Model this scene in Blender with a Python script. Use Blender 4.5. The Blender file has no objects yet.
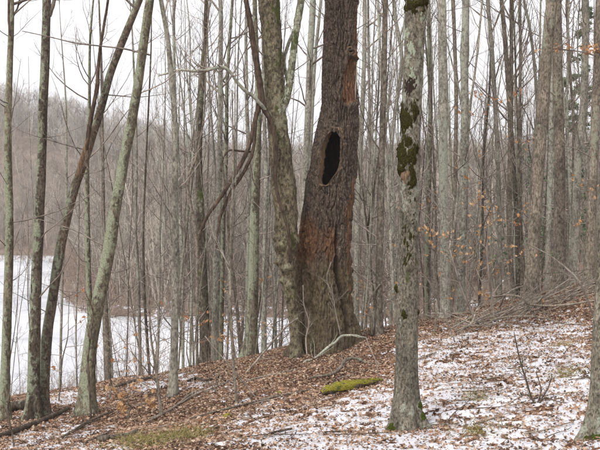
import bpy, math
import numpy as np
from math import radians, sin, cos, pi

# ------------------------------------------------------------------ camera, sky, sun, exposure
scn = bpy.context.scene
COL = scn.collection
F = 923.0            # focal length in pixels of a 600 px wide picture
EYE = 1.65           # eye height above the ground at the photographer's feet
cam_d = bpy.data.cameras.new('camera')
cam_d.sensor_width = 36.0
cam_d.lens = 36.0 * F / 600.0
cam_d.clip_start = 0.05
cam_d.clip_end = 3000
cam = bpy.data.objects.new('camera', cam_d)
COL.objects.link(cam)
cam.location = (0, 0, EYE)
cam.rotation_euler = (radians(90), 0, 0)
scn.camera = cam

SUN_EL, SUN_AZ = radians(42), radians(-142)     # azimuth measured from +Y towards +X
world = bpy.data.worlds.new('World')
scn.world = world
world.use_nodes = True
wn, wl = world.node_tree.nodes, world.node_tree.links
wn.clear()
sky = wn.new('ShaderNodeTexSky'); sky.sky_type = 'NISHITA'; sky.sun_disc = False
sky.sun_elevation = SUN_EL; sky.sun_rotation = SUN_AZ
sky.dust_density = 4.0; sky.ozone_density = 1.0
hs = wn.new('ShaderNodeHueSaturation'); hs.inputs['Saturation'].default_value = 0.15
mx = wn.new('ShaderNodeMix'); mx.data_type = 'RGBA'
mx.inputs[0].default_value = 0.88                # closed cloud cover
mx.inputs[7].default_value = (8.2, 8.1, 8.35, 1)
bg = wn.new('ShaderNodeBackground'); bg.inputs['Strength'].default_value = 0.1
wo = wn.new('ShaderNodeOutputWorld')
wl.new(sky.outputs[0], hs.inputs['Color']); wl.new(hs.outputs[0], mx.inputs[6])
wl.new(mx.outputs[2], bg.inputs['Color']); wl.new(bg.outputs[0], wo.inputs['Surface'])

sun_d = bpy.data.lights.new('sun', 'SUN')
sun_d.energy = 1.5; sun_d.angle = radians(25); sun_d.color = (1.0, 0.97, 0.93)
sun = bpy.data.objects.new('sun', sun_d); COL.objects.link(sun)
sun.rotation_euler = (radians(90) - SUN_EL, 0, pi - SUN_AZ)
sun.location = (0, 0, 40)

vs = scn.view_settings
vs.view_transform = 'Standard'; vs.look = 'None'; vs.exposure = 0.68; vs.gamma = 1.0
vs.use_curve_mapping = False

RNG = np.random.default_rng(11)

# ------------------------------------------------------------------ numeric helpers
_perm = np.random.default_rng(5).permutation(256)
_perm = np.concatenate([_perm, _perm, _perm])
_grad = np.random.default_rng(6).normal(size=(256, 3))
_grad /= np.linalg.norm(_grad, axis=1, keepdims=True)

def perlin(p):
    p = np.asarray(p, float)
    sh = p.shape[:-1]
    p = p.reshape(-1, 3)
    i = np.floor(p).astype(int); f = p - i; i &= 255
    u = f * f * f * (f * (f * 6 - 15) + 10)
    def g(dx, dy, dz):
        h = _perm[_perm[_perm[(i[:, 0] + dx) & 255] + ((i[:, 1] + dy) & 255)] + ((i[:, 2] + dz) & 255)]
        return ((f - (dx, dy, dz)) * _grad[h]).sum(1)
    x0 = g(0,0,0) * (1-u[:,0]) + g(1,0,0) * u[:,0]
    x1 = g(0,1,0) * (1-u[:,0]) + g(1,1,0) * u[:,0]
    x2 = g(0,0,1) * (1-u[:,0]) + g(1,0,1) * u[:,0]
    x3 = g(0,1,1) * (1-u[:,0]) + g(1,1,1) * u[:,0]
    y0 = x0 * (1-u[:,1]) + x1 * u[:,1]; y1 = x2 * (1-u[:,1]) + x3 * u[:,1]
    return (1.6 * (y0 * (1-u[:,2]) + y1 * u[:,2])).reshape(sh)

def fbm(p, octv=3):
    a, s, out = 1.0, 1.0, 0
    for k in range(octv):
        out = out + a * perlin(np.asarray(p) * s + 17.3 * k); a *= 0.5; s *= 2.03
    return out

def sstep(a, b, x):
    t = np.clip((np.asarray(x, float) - a) / (b - a), 0, 1)
    return t * t * (3 - 2 * t)

def poly_sd(px, py, poly):
    """signed distance to a polygon, negative inside"""
    px = np.asarray(px, float); py = np.asarray(py, float)
    poly = np.asarray(poly, float)
    d2 = np.full(px.shape, 1e18); ins = np.zeros(px.shape, bool)
    n = len(poly)
    for k in range(n):
        ax, ay = poly[k]; bx, by = poly[(k + 1) % n]
        ex, ey = bx - ax, by - ay
        t = np.clip(((px - ax) * ex + (py - ay) * ey) / (ex * ex + ey * ey + 1e-12), 0, 1)
        d2 = np.minimum(d2, (px - ax - t * ex) ** 2 + (py - ay - t * ey) ** 2)
        if ay != by:
            ins ^= ((ay > py) != (by > py)) & (px < (bx - ax) * (py - ay) / (by - ay) + ax)
    d = np.sqrt(d2)
    return np.where(ins, -d, d)

def pt(px, py, d):
    return np.array([(px - 300.0) / F * d, d, EYE - (py - 225.0) / F * d])

def proj(V):
    y = np.maximum(V[..., 1], 0.1)
    return 300 + F * V[..., 0] / y, 225 - F * (V[..., 2] - EYE) / y

# ------------------------------------------------------------------ terrain function
ICE = EYE - 6.3
POND = [(-40,28),(-14,31),(-3,32.5),(3,35),(6,42),(7,52),(4,60),(-4,63.5),(-12.5,63),(-16,70),(-22,92),(-35,140),
        (-47,186),(-66,196),(-95,205),(-125,160),(-110,70),(-75,35)]
def far_h(x, y):
    sd = poly_sd(x, y, POND)
    land = ICE + 0.75 * (1 - np.exp(-np.maximum(sd, 0) / 2.0)) + 0.012 * np.maximum(sd, 0)
    xx = x + 0.15 * (y - 200)
    top = 31 - 21 * sstep(-105, 0, x) + 6 * sstep(30, 130, x)
    hill = (top + 6) * sstep(70, 300, y) ** 0.9 * sstep(0, 45, sd)
    bench = 3.9 * sstep(6, 20, x) * (1 - sstep(45, 95, y)) * sstep(0, 12, sd)
    side = 6.0 * sstep(22, 70, x) * (1 - sstep(120, 200, y))
    land = land + hill + bench + side
    bed = ICE - np.minimum(1.4, 0.35 * np.maximum(-sd, 0)) - 0.02
    return np.where(sd > 0, land, bed)

CP = [(0,450,9.5),(150,450,8.5),(300,450,7.6),(450,450,7.0),(600,450,6.4),(408,431,8.2),(592,441,6.9),
      (35,419,12.4),(87,413,12.4),(0,424,12.0),(0,404,14),(60,394,14.6),(130,380,15.2),(200,368,16.2),(260,355,17),
      (200,400,12.2),(200,425,10),(100,432,10.8),(300,356,15.2),(325,347,15.5),(352,335,15.8),(350,392,11),(300,410,10),
      (300,380,12.4),(450,331,15.5),(500,313,16.5),(560,294,17.5),(600,281,18),(500,380,10),(600,380,9.2),(600,330,13),
      (450,400,9.2),(400,345,14),(400,370,12),(400,331,16)]
CW = [tuple(pt(*c)) for c in CP]
CW += [(-9,20,-2.9),(-6,19,-2.15),(-3,21,-2.25),(0.3,21.5,-1.6),(2.2,21,-1.0),(4.2,21.5,-.45),(6.5,22,-.2),(10,23,.2),(15,20,1.6),
       (14,12,1.7),(9,8,1.2),(5,4,.62),(0,0,0),(0,-8,-.1),(-7,0,-.6),(-8,8,-1.0),(-12,12,-1.7),(-16,18,-3.0),(8,-8,.9),(-10,-10,-.8),(18,0,2.2)]
for gx in np.linspace(-24, 26, 8):
    for gy in (29.0, 34.0):
        CW.append((gx, gy, float(far_h(np.array([gx]), np.array([gy]))[0])))
CW = np.array(CW)
def _tk(r2):
    return 0.5 * r2 * np.log(r2 + 1e-9)
_n = len(CW)
_A = np.zeros((_n + 3, _n + 3))
_r2 = ((CW[:, None, :2] - CW[None, :, :2]) ** 2).sum(2)
_A[:_n, :_n] = _tk(_r2) + np.eye(_n) * 0.25
_A[:_n, _n] = 1; _A[:_n, _n+1:] = CW[:, :2]; _A[_n, :_n] = 1; _A[_n+1:, :_n] = CW[:, :2].T
_W = np.linalg.solve(_A, np.concatenate([CW[:, 2], [0, 0, 0]]))
def near_h(x, y):
    out = _W[_n] + _W[_n+1] * x + _W[_n+2] * y
    for k in range(_n):
        out = out + _W[k] * _tk((x - CW[k, 0]) ** 2 + (y - CW[k, 1]) ** 2)
    return out

def terrain(x, y):
    x = np.asarray(x, float); y = np.asarray(y, float)
    w = np.maximum(sstep(25, 33, y), np.maximum(sstep(16, 26, np.abs(x)), sstep(8, 16, -y)))
    f = far_h(x, np.maximum(y, 24)) * sstep(0, 30, y) + np.clip(-0.1 + 0.11 * x, -5, 6) * (1 - sstep(0, 30, y))
    h = near_h(np.clip(x, -30, 30), np.clip(y, -18, 38)) * (1 - w) + f * w
    p = np.stack([x, y, np.zeros_like(x)], -1)
    amp = np.where(poly_sd(x, y, POND) < 1, 0, 1)
    return h + amp * (0.05 * fbm(p * 0.9, 2) + 0.016 * fbm(p * 4.5 + 3, 2) + sstep(30, 120, y) * 0.9 * perlin(p * 0.05))

def th(x, y):
    return float(terrain(np.array([float(x)]), np.array([float(y)]))[0])

def march(px, py):
    d = np.linspace(4, 60, 2200)
    x = (px - 300) / F * d; z = EYE - (py - 225) / F * d
    hit = np.nonzero(terrain(x, d) >= z)[0]
    return float(d[hit[0]]) if len(hit) else 60.0

def gp(px, py, up=0.0):
    """point of the ground that shows at this place of the picture"""
    d = march(px, py); p = pt(px, py, d); p[2] = th(p[0], p[1]) + up
    return p

# ------------------------------------------------------------------ mesh helpers
TRIS = 0
def mesh_obj(name, V, faces, mat, parent=None, smooth=True, attrs=None, origin=None):
    """faces: (n,3) or (n,4) arrays, or a list of such arrays"""
    V = np.asarray(V, np.float32).reshape(-1, 3)
    if origin is not None: V = V - np.asarray(origin, np.float32)
    fl = faces if isinstance(faces, list) else [faces]
    fl = [np.asarray(f, np.int32) for f in fl if len(f)]
    me = bpy.data.meshes.new(name)
    me.vertices.add(len(V)); me.vertices.foreach_set('co', V.ravel())
    loops = np.concatenate([f.ravel() for f in fl]); sizes = np.concatenate([np.full(len(f), f.shape[1], np.int32) for f in fl])
    me.loops.add(len(loops)); me.loops.foreach_set('vertex_index', loops)
    me.polygons.add(len(sizes)); me.polygons.foreach_set('loop_start', np.concatenate([[0], np.cumsum(sizes)[:-1]]).astype(np.int32))
    me.polygons.foreach_set('loop_total', sizes)
    me.polygons.foreach_set('use_smooth', np.full(len(sizes), smooth))
    if attrs:
        for k, a in attrs.items():
            at = me.attributes.new(k, 'FLOAT', 'POINT'); at.data.foreach_set('value', np.asarray(a, np.float32).ravel())
    me.update(calc_edges=True)
    me.validate()
    me.materials.append(mat)
    o = bpy.data.objects.new(name, me); COL.objects.link(o)
    if origin is not None and parent is None: o.location = origin
    if parent is not None: o.parent = parent
    global TRIS
    TRIS += int((sizes - 2).sum())
    return o

def tag(o, label=None, cat=None, group=None, kind=None):
    if label: o['label'] = label
    if cat: o['category'] = cat
    if group: o['group'] = group
    if kind: o['kind'] = kind
    return o

def empty(name, loc):
    o = bpy.data.objects.new(name, None); COL.objects.link(o); o.location = loc
    o.empty_display_size = 0.2
    return o

def compact(V, faces, attrs=None):
    used = np.unique(faces); m = np.full(len(V), -1, int); m[used] = np.arange(len(used))
    return V[used], m[faces], used

def grid_faces(nz, nt, wrap=True):
    i = np.arange(nz - 1)[:, None]; j = np.arange(nt if wrap else nt - 1)[None, :]
    a = i * nt + j; b = i * nt + (j + 1) % nt
    return np.stack([a, b, b + nt, a + nt], -1).reshape(-1, 4)

def catmull(P, t):
    P = np.asarray(P, float); n = len(P)
    if n == 2:
        return P[0] + (P[1] - P[0]) * np.asarray(t)[:, None]
    k = np.clip(np.floor(t).astype(int), 0, n - 2); u = (t - k)[:, None]
    p1, p2 = P[k], P[k + 1]
    p0 = np.where((k > 0)[:, None], P[np.maximum(k - 1, 0)], 2 * p1 - p2)
    p3 = np.where((k < n - 2)[:, None], P[np.minimum(k + 2, n - 1)], 2 * p2 - p1)
    return 0.5 * (2*p1 + (p2-p0)*u + (2*p0-5*p1+4*p2-p3)*u**2 + (3*p1-p0-3*p2+p3)*u**3)

def resample(P, R, ds):
    """P (n,3), R (n,) -> evenly spaced points along a smooth curve"""
    Q = np.concatenate([np.asarray(P, float), np.asarray(R, float)[:, None]], 1)
    t = np.linspace(0, len(Q) - 1, (len(Q) - 1) * 24 + 1)
    C = catmull(Q, t)
    s = np.concatenate([[0], np.cumsum(np.linalg.norm(np.diff(C[:, :3], axis=0), axis=1))])
    n = max(3, int(s[-1] / ds) + 1)
    ss = np.linspace(0, s[-1], n)
    out = np.stack([np.interp(ss, s, C[:, k]) for k in range(4)], 1)
    return out[:, :3], np.maximum(out[:, 3], 0.0015), ss

def frames(C):
    T = np.gradient(C, axis=0); T /= np.linalg.norm(T, axis=1, keepdims=True) + 1e-9
    m = T.mean(0)
    ref = np.array([1., 0, 0]) if abs(m[0]) < 0.8 * np.linalg.norm(m) else np.array([0., 0, 1.])
    X = ref - (T @ ref)[:, None] * T; X /= np.linalg.norm(X, axis=1, keepdims=True) + 1e-9
    return T, X, np.cross(T, X)

def tube_grid(C, R, nt, disp=None, theta=None):
    T, X, Y = frames(C)
    th_ = np.arange(nt) / nt * 2 * pi if theta is None else theta
    D = np.cos(th_)[None, :, None] * X[:, None] + np.sin(th_)[None, :, None] * Y[:, None]
    r = np.repeat(R[:, None], nt, 1)
    V = C[:, None] + r[..., None] * D
    if disp is not None:
        r = r + disp(V, r, th_[None, :] + 0 * r, C)
        V = C[:, None] + r[..., None] * D
    return V, D

def solid_tube(C, R, nt, disp=None):
    """closed tube: grid plus end caps"""
    V, D = tube_grid(C, R, nt, disp)
    nz = len(C)
    W = np.concatenate([V.reshape(-1, 3), C[:1], C[-1:]])
    f = grid_faces(nz, nt)
    j = np.arange(nt)
    c0 = np.stack([np.full(nt, nz*nt), (j + 1) % nt, j], -1)
    c1 = np.stack([np.full(nt, nz*nt + 1), (nz-1)*nt + j, (nz-1)*nt + (j + 1) % nt], -1)
    return W, [f, np.concatenate([c0, c1])]

def batch_tubes(P, R, k):
    """P (M,n,3) R (M,n): many thin tubes at once, one straight frame per tube, pointed tip"""
    M, n, _ = P.shape
    T = P[:, -1] - P[:, 0]; T /= np.linalg.norm(T, axis=1, keepdims=True) + 1e-9
    ref = np.where((np.abs(T[:, 2]) > 0.9)[:, None], [[1., 0, 0]], [[0, 0, 1.]])
    X = np.cross(T, ref); X /= np.linalg.norm(X, axis=1, keepdims=True) + 1e-9
    Y = np.cross(T, X)
    a = np.arange(k) / k * 2 * pi
    D = np.cos(a)[None, :, None] * X[:, None] + np.sin(a)[None, :, None] * Y[:, None]
    V = P[:, :, None] + R[:, :, None, None] * D[:, None]
    f = grid_faces(n, k)
    Fc = f[None] + (np.arange(M) * n * k)[:, None, None]
    return V.reshape(-1, 3), Fc.reshape(-1, 4)

class Acc:
    def __init__(s): s.V, s.Q, s.T, s.n = [], [], [], 0; s.A = []
    def add(s, V, Fc, a=None):
        V = np.asarray(V).reshape(-1, 3)
        for f in (Fc if isinstance(Fc, list) else [Fc]):
            f = np.asarray(f)
            if len(f): (s.Q if f.shape[1] == 4 else s.T).append(f + s.n)
        s.V.append(V); s.n += len(V)
        if a is not None: s.A.append(np.broadcast_to(a, (len(V),)))
    def obj(s, name, mat, parent=None, origin=None, smooth=True):
        fl = []
        if s.Q: fl.append(np.concatenate(s.Q))
        if s.T: fl.append(np.concatenate(s.T))
        at = {'tint': np.concatenate(s.A)} if s.A else None
        return mesh_obj(name, np.concatenate(s.V), fl, mat, parent, smooth, at, origin)

def norm(v):
    return v / (np.linalg.norm(v, axis=-1, keepdims=True) + 1e-9)

def sprout(S, Dv, L, R, n, rng, wob=0.15, up=0.15):
    """branches from S along Dv with wobble and an upward turn -> P (M,n+1,3), radii"""
    M = len(S); P = np.zeros((M, n + 1, 3)); P[:, 0] = S; d = norm(Dv)
    for k in range(n):
        d = norm(d + wob * rng.normal(size=(M, 3)) + np.array([0, 0, up]))
        P[:, k + 1] = P[:, k] + d * (L / n)[:, None]
    R = R[:, None] * (1 - 0.8 * np.linspace(0, 1, n + 1))[None]
    return P, R

def child(P, R, m, rng, lo=0.25, spread=0.9, ratio=0.5):
    """m side shoots on random members of a branch set"""
    M, n, _ = P.shape
    i = rng.integers(0, M, m); t = rng.uniform(lo, 0.97, m) * (n - 1)
    k = np.minimum(t.astype(int), n - 2); u = (t - k)[:, None]
    S = P[i, k] * (1 - u) + P[i, k + 1] * u
    T = norm(P[i, k + 1] - P[i, k])
    D = norm(T + spread * norm(rng.normal(size=(m, 3))))
    Lp = np.linalg.norm(P[i, -1] - P[i, 0], axis=1)
    return S, D, Lp * rng.uniform(0.5, 1.1, m) * ratio * (1.15 - t / (n - 1) * 0.6), np.maximum(R[i, k] * 0.55, 0.0016)

def crown(C, R, rng, n1, zlo, zhi, L, elev=(15, 60), n2=3.5, n3=2.5, up=0.12, minr=0.0025, seg=(6, 4, 2), rk=0.013):
    """limbs, branches and twigs along a trunk -> Acc"""
    acc = Acc()
    t = np.clip(rng.uniform(zlo, zhi, n1), 0, 0.995) * (len(C) - 1)
    k = t.astype(int)
    S = C[k]; r0 = R[k]
    az = rng.uniform(0, 2 * pi, n1); el = np.radians(rng.uniform(elev[0], elev[1], n1))
    D = np.stack([np.cos(az) * np.cos(el), np.sin(az) * np.cos(el), np.sin(el)], 1)
    Ln = L * rng.uniform(0.45, 1.1, n1) * (1.2 - 0.6 * (t / (len(C) - 1)))
    P1, R1 = sprout(S, D, Ln, np.maximum(np.minimum(0.5 * r0, Ln * rk), minr * 1.6), seg[0], rng, 0.13, up)
    acc.add(*batch_tubes(P1, R1, 4))
    m = int(n1 * n2)
    if m:
        S, D, Ln, r = child(P1, R1, m, rng, 0.2, 0.8, 0.5)
        P2, R2 = sprout(S, D, Ln, np.maximum(r, minr), seg[1], rng, 0.16, up * 0.8)
        acc.add(*batch_tubes(P2, R2, 3))
        m = int(m * n3)
        if m:
            S, D, Ln, r = child(P2, R2, m, rng, 0.2, 0.8, 0.55)
            P3, R3 = sprout(S, D, Ln, np.maximum(r, minr * 0.8), seg[2], rng, 0.14, up * 0.6)
            acc.add(*batch_tubes(P3, R3, 3))
    return acc

# ------------------------------------------------------------------ materials
def srgb(r, g, b):
    f = lambda c: (c / 255 / 12.92) if c / 255 <= 0.04045 else ((c / 255 + 0.055) / 1.055) ** 2.4
    return (f(r), f(g), f(b), 1)

class NT:
    def __init__(s, name, rough=0.9, spec=0.2):
        s.m = bpy.data.materials.new(name); s.m.use_nodes = True
        s.t = s.m.node_tree; s.b = s.t.nodes['Principled BSDF']
        s.b.inputs['Roughness'].default_value = rough
        s.b.inputs['Specular IOR Level'].default_value = spec
        s.tc = s.t.nodes.new('ShaderNodeTexCoord')
        s.oi = s.t.nodes.new('ShaderNodeObjectInfo')
        s._co = None
    def n(s, ty, **kw):
        nd = s.t.nodes.new(ty)
        for k, v in kw.items(): setattr(nd, k, v)
        return nd
    def l(s, a, b): s.t.links.new(a, b)
    def co(s, sc=(1, 1, 1)):
        if s._co is None:
            ml = s.n('ShaderNodeVectorMath', operation='SCALE'); ml.inputs[0].default_value = (37.0, 53.0, 71.0)
            s.l(s.oi.outputs['Random'], ml.inputs['Scale'])
            ad = s.n('ShaderNodeVectorMath', operation='ADD')
            s.l(s.tc.outputs['Object'], ad.inputs[0]); s.l(ml.outputs[0], ad.inputs[1])
            s._co = ad.outputs[0]
        mp = s.n('ShaderNodeVectorMath', operation='MULTIPLY'); mp.inputs[1].default_value = sc
        s.l(s._co, mp.inputs[0])
        return mp.outputs[0]
    def noise(s, scale, sc=(1, 1, 1), detail=4, rough=0.6, dist=0.0):
        nd = s.n('ShaderNodeTexNoise'); nd.inputs['Scale'].default_value = scale
        nd.inputs['Detail'].default_value = detail; nd.inputs['Roughness'].default_value = rough
        nd.inputs['Distortion'].default_value = dist
        s.l(s.co(sc), nd.inputs['Vector']); return nd.outputs['Fac']
    def ramp(s, fac, stops, interp='LINEAR'):
        nd = s.n('ShaderNodeValToRGB'); nd.color_ramp.interpolation = interp
        e = nd.color_ramp.elements
        while len(e) < len(stops): e.new(0.5)
        for q, (p, c) in zip(e, stops):
            q.position = p; q.color = c if len(c) == 4 else (*c, 1)
        s.l(fac, nd.inputs[0]); return nd.outputs[0]
    def mr(s, fac, a, b, c=0.0, d=1.0):
        nd = s.n('ShaderNodeMapRange'); nd.interpolation_type = 'SMOOTHSTEP'
        s.l(fac, nd.inputs[0]); nd.inputs[1].default_value = a; nd.inputs[2].default_value = b
        nd.inputs[3].default_value = c; nd.inputs[4].default_value = d; return nd.outputs[0]
    def mix(s, fac, a, b):
        nd = s.n('ShaderNodeMix', data_type='RGBA')
        for v, i in ((fac, 0), (a, 6), (b, 7)):
            if hasattr(v, 'links') or hasattr(v, 'is_linked'): s.l(v, nd.inputs[i])
            else: nd.inputs[i].default_value = v
        return nd.outputs[2]
    def math(s, op, a, b):
        nd = s.n('ShaderNodeMath', operation=op)
        for v, i in ((a, 0), (b, 1)):
            if hasattr(v, 'is_linked'): s.l(v, nd.inputs[i])
            else: nd.inputs[i].default_value = v
        return nd.outputs[0]
    def attr(s, name):
        nd = s.n('ShaderNodeAttribute', attribute_name=name); return nd.outputs['Fac']
    def bump(s, h, strength=0.6, dist=0.02):
        nd = s.n('ShaderNodeBump'); nd.inputs['Strength'].default_value = strength; nd.inputs['Distance'].default_value = dist
        s.l(h, nd.inputs['Height']); s.l(nd.outputs[0], s.b.inputs['Normal'])
    def done(s, col):
        s.l(col, s.b.inputs['Base Color']); return s.m

def bark(name, dark, light, lichen=0.0, lich_col=(150, 162, 138), moss=0.0, fine=45, stretch=0.25, vary=0.2, bump=0.7, side=None, warm=0.0):
    s = NT(name)
    a = s.noise(fine, (1, 1, stretch), 5, 0.65, 0.4)
    b = s.noise(5, (1, 1, 0.4), 3)
    col = s.ramp(a, [(0.36, srgb(*dark)), (0.64, srgb(*light))])
    sp_ = s.noise(17, (1, 1, 0.55), 5, 0.7)
    col = s.mix(s.mr(sp_, 0.56, 0.66, 0, 0.55), col, srgb(*[c * 0.72 for c in dark]))
    col = s.mix(s.mr(sp_, 0.40, 0.30, 0, 0.45), col, srgb(*[min(255, c * 1.16) for c in light]))
    hv = s.n('ShaderNodeHueSaturation'); s.l(col, hv.inputs['Color'])
    s.l(s.mr(b, 0.3, 0.7, 0.68, 1.26), hv.inputs['Value']); col = hv.outputs[0]
    h2 = s.n('ShaderNodeHueSaturation'); s.l(col, h2.inputs['Color'])
    s.l(s.mr(s.oi.outputs['Random'], 0, 1, 1 - vary, 1 + vary), h2.inputs['Value']); col = h2.outputs[0]
    if warm:
        col = s.mix(s.mr(s.noise(2.2, (1, 1, 0.35)), 0.5, 0.7, 0, warm), col, srgb(122, 84, 58))
    if lichen:
        m1 = s.noise(15.0, (1, 1, 0.7), 6, 0.7, 0.4)
        m2 = s.noise(1.6, (1, 1, 0.6), 2)
        sm = s.math('ADD', s.math('MULTIPLY', m1, 0.6), s.math('MULTIPLY', m2, 0.4))
        if side is not None:
            ge = s.n('ShaderNodeNewGeometry'); dt = s.n('ShaderNodeVectorMath', operation='DOT_PRODUCT')
            s.l(ge.outputs['Normal'], dt.inputs[0]); dt.inputs[1].default_value = side
            sm = s.math('ADD', sm, s.math('MULTIPLY', dt.outputs['Value'], 0.075))
        e = 0.62 - 0.24 * lichen
        lc = s.mix(s.mr(s.noise(60, (1, 1, 1), 3), 0.35, 0.65), srgb(*[c * 0.78 for c in lich_col]), srgb(*lich_col))
        col = s.mix(s.mr(sm, e, e + 0.07, 0, 0.85), col, lc)
    if moss:
        mm = s.noise(4.2, (1, 1, 0.5), 4, 0.6)
        e = 0.66 - 0.2 * moss
        col = s.mix(s.mr(mm, e, e + 0.06, 0, 0.85), col, srgb(72, 78, 38))
    v = s.noise(fine * 0.8, (1, 1, stretch), 6, 0.7, 0.6)
    s.bump(v, bump, 0.02)
    return s.done(col)

MAT = {
 'grey':   bark('bark_grey', (90, 86, 77), (166, 160, 146), 0.42, (172, 174, 156), fine=34, stretch=0.55),
 'brown':  bark('bark_brown', (74, 67, 58), (144, 133, 119), 0.32, (158, 160, 140), fine=34, stretch=0.5),
 'dark':   bark('bark_dark', (54, 48, 41), (108, 98, 85), 0.34, (150, 152, 128), moss=0.2, fine=30, stretch=0.5),
 'lichen': bark('bark_lichen', (68, 62, 50), (130, 122, 103), 0.52, (162, 168, 142), side=(-1, -0.35, 0), fine=36, stretch=0.5),
 'lean':   bark('bark_lean', (58, 51, 43), (120, 109, 95), 0.46, (160, 166, 142), side=(-1, -0.2, 0), warm=0.25, fine=40, stretch=0.55),
 'mott':   bark('bark_mottled', (56, 50, 40), (138, 127, 104), 0.4, (158, 154, 128), moss=0.3, fine=24, stretch=0.6, bump=1.0),
 'front':  bark('bark_front', (70, 65, 56), (152, 144, 128), 0.38, (174, 177, 160), moss=0.15, fine=60, stretch=0.6, bump=0.9),
 'pale':   bark('bark_pale', (98, 95, 85), (176, 171, 157), 0.5, (182, 186, 168), fine=32, stretch=0.6),
 'twig':   bark('twig_bark', (106, 97, 89), (164, 153, 142), 0.0, vary=0.25, fine=12, bump=0.2),
 'twigl':  bark('twig_bark_light', (112, 103, 93), (170, 159, 146), 0.25, fine=12, bump=0.2),
 'vine':   bark('vine_bark', (60, 49, 41), (114, 97, 83), 0.0, fine=40, stretch=0.2),
 'stick':  bark('stick_bark', (96, 85, 74), (166, 153, 138), 0.25, fine=40, vary=0.3),
 'stickd': bark('stick_dark', (60, 52, 45), (116, 103, 90), 0.2, moss=0.15, fine=40, vary=0.3),
 'stickl': bark('stick_lichen', (116, 112, 98), (184, 184, 168), 0.5, (190, 198, 178), fine=40),
 'fork':   bark('fork_bark', (66, 64, 48), (136, 133, 110), 0.58, (184, 190, 168), moss=0.5, fine=35),
}

def snag_mat():
    s = NT('snag_bark')
    a = s.noise(58, (1, 1, 0.4), 6, 0.72, 0.3)
    col = s.ramp(a, [(0.36, srgb(50, 43, 36)), (0.52, srgb(98, 85, 74)), (0.66, srgb(156, 141, 126))])
    b = s.noise(6, (1, 1, 0.35), 3)
    col = s.mix(s.mr(b, 0.45, 0.7, 0, 0.3), col, srgb(112, 99, 90))
    n1 = s.noise(7, (1, 1, 0.5), 6, 0.75)
    rot = s.mr(s.math('ADD', s.attr('rot'), s.math('MULTIPLY', n1, 0.8)), 0.7, 1.25, 0, 0.8)
    rc = s.ramp(s.noise(30, (1, 1, 0.45), 6, 0.75), [(0.36, srgb(64, 46, 36)), (0.52, srgb(124, 88, 62)), (0.66, srgb(168, 126, 92))])
    col = s.mix(rot, col, rc)
    gm = s.mr(s.math('ADD', s.attr('moss'), s.math('MULTIPLY', s.noise(6, (1, 1, 0.4), 6, 0.72), 0.8)), 0.74, 1.08, 0, 0.8)
    gc = s.ramp(s.noise(34, (1, 1, 0.5), 6, 0.72), [(0.32, srgb(66, 58, 42)), (0.5, srgb(116, 103, 78)), (0.68, srgb(152, 137, 108))])
    col = s.mix(gm, col, gc)
    s.bump(a, 1.0, 0.03)
    return s.done(col)
MAT['snag'] = snag_mat()

def wood(name, c, fine=50, stretch=0.1):
    s = NT(name, 0.85)
    a = s.noise(fine, (1, 1, stretch), 6, 0.7, 0.6)
    col = s.ramp(a, [(0.3, srgb(*c[0])), (0.5, srgb(*c[1])), (0.72, srgb(*c[2]))])
    s.bump(a, 0.9, 0.02)
    return s.done(col)
MAT['scar'] = wood('bare_wood_red', [(58, 42, 33), (116, 85, 64), (170, 140, 112)])
MAT['tan'] = wood('bare_wood_tan', [(62, 49, 38), (116, 95, 74), (172, 150, 122)])
MAT['pale_wood'] = wood('bare_wood_pale', [(120, 108, 96), (166, 154, 142), (196, 186, 176)])
MAT['rotten'] = wood('rotten_wood', [(34, 27, 22), (56, 45, 37), (78, 64, 54)])

def moss_mat(name, a, b, c):
    s = NT(name, 1.0, 0.05)
    col = s.ramp(s.noise(90, (1, 1, 1), 4, 0.7), [(0.3, srgb(*a)), (0.5, srgb(*b)), (0.75, srgb(*c))])
    s.bump(s.noise(160, (1, 1, 1), 4, 0.7), 1.0, 0.01)
    return s.done(col)
MAT['moss'] = moss_mat('moss_dark', (28, 25, 15), (58, 54, 27), (98, 92, 50))
MAT['crust'] = moss_mat('lichen_crust', (138, 148, 126), (172, 180, 158), (196, 202, 182))
MAT['mossy'] = moss_mat('moss_yellow', (76, 72, 30), (136, 130, 54), (184, 176, 88))
MAT['mossg'] = moss_mat('moss_green', (44, 50, 20), (72, 80, 34), (106, 114, 54))

def leaf_mat(name, stops, trans=0.25):
    s = NT(name, 0.75, 0.15)
    col = s.ramp(s.attr('tint'), [(p, srgb(*c)) for p, c in stops])
    hv = s.n('ShaderNodeHueSaturation'); s.l(col, hv.inputs['Color'])
    s.l(s.mr(s.noise(60, (1, 1, 1), 3), 0.3, 0.7, 0.8, 1.15), hv.inputs['Value'])
    s.b.inputs['Subsurface Weight'].default_value = 0.0
    tr = s.n('ShaderNodeBsdfTranslucent'); s.l(hv.outputs[0], tr.inputs[0])
    ms = s.n('ShaderNodeMixShader'); ms.inputs[0].default_value = trans
    out = s.t.nodes['Material Output']
    s.l(s.b.outputs[0], ms.inputs[1]); s.l(tr.outputs[0], ms.inputs[2]); s.l(ms.outputs[0], out.inputs[0])
    return s.done(hv.outputs[0])
MAT['litter'] = leaf_mat('fallen_leaves', [(0.0, (70, 57, 48)), (0.22, (124, 99, 83)), (0.48, (164, 134, 112)), (0.7, (188, 160, 137)), (0.88, (196, 178, 158)), (1.0, (164, 116, 84))], 0.12)
MAT['beech'] = leaf_mat('beech_leaves', [(0.0, (170, 126, 84)), (0.5, (204, 164, 120)), (1.0, (222, 192, 154))], 0.35)
MAT['orange'] = leaf_mat('orange_leaves', [(0.0, (178, 122, 80)), (0.5, (206, 154, 108)), (1.0, (222, 182, 138))], 0.35)
MAT['grass'] = leaf_mat('grass_blades', [(0.0, (126, 122, 66)), (0.5, (168, 160, 98)), (1.0, (206, 190, 140))], 0.3)
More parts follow.
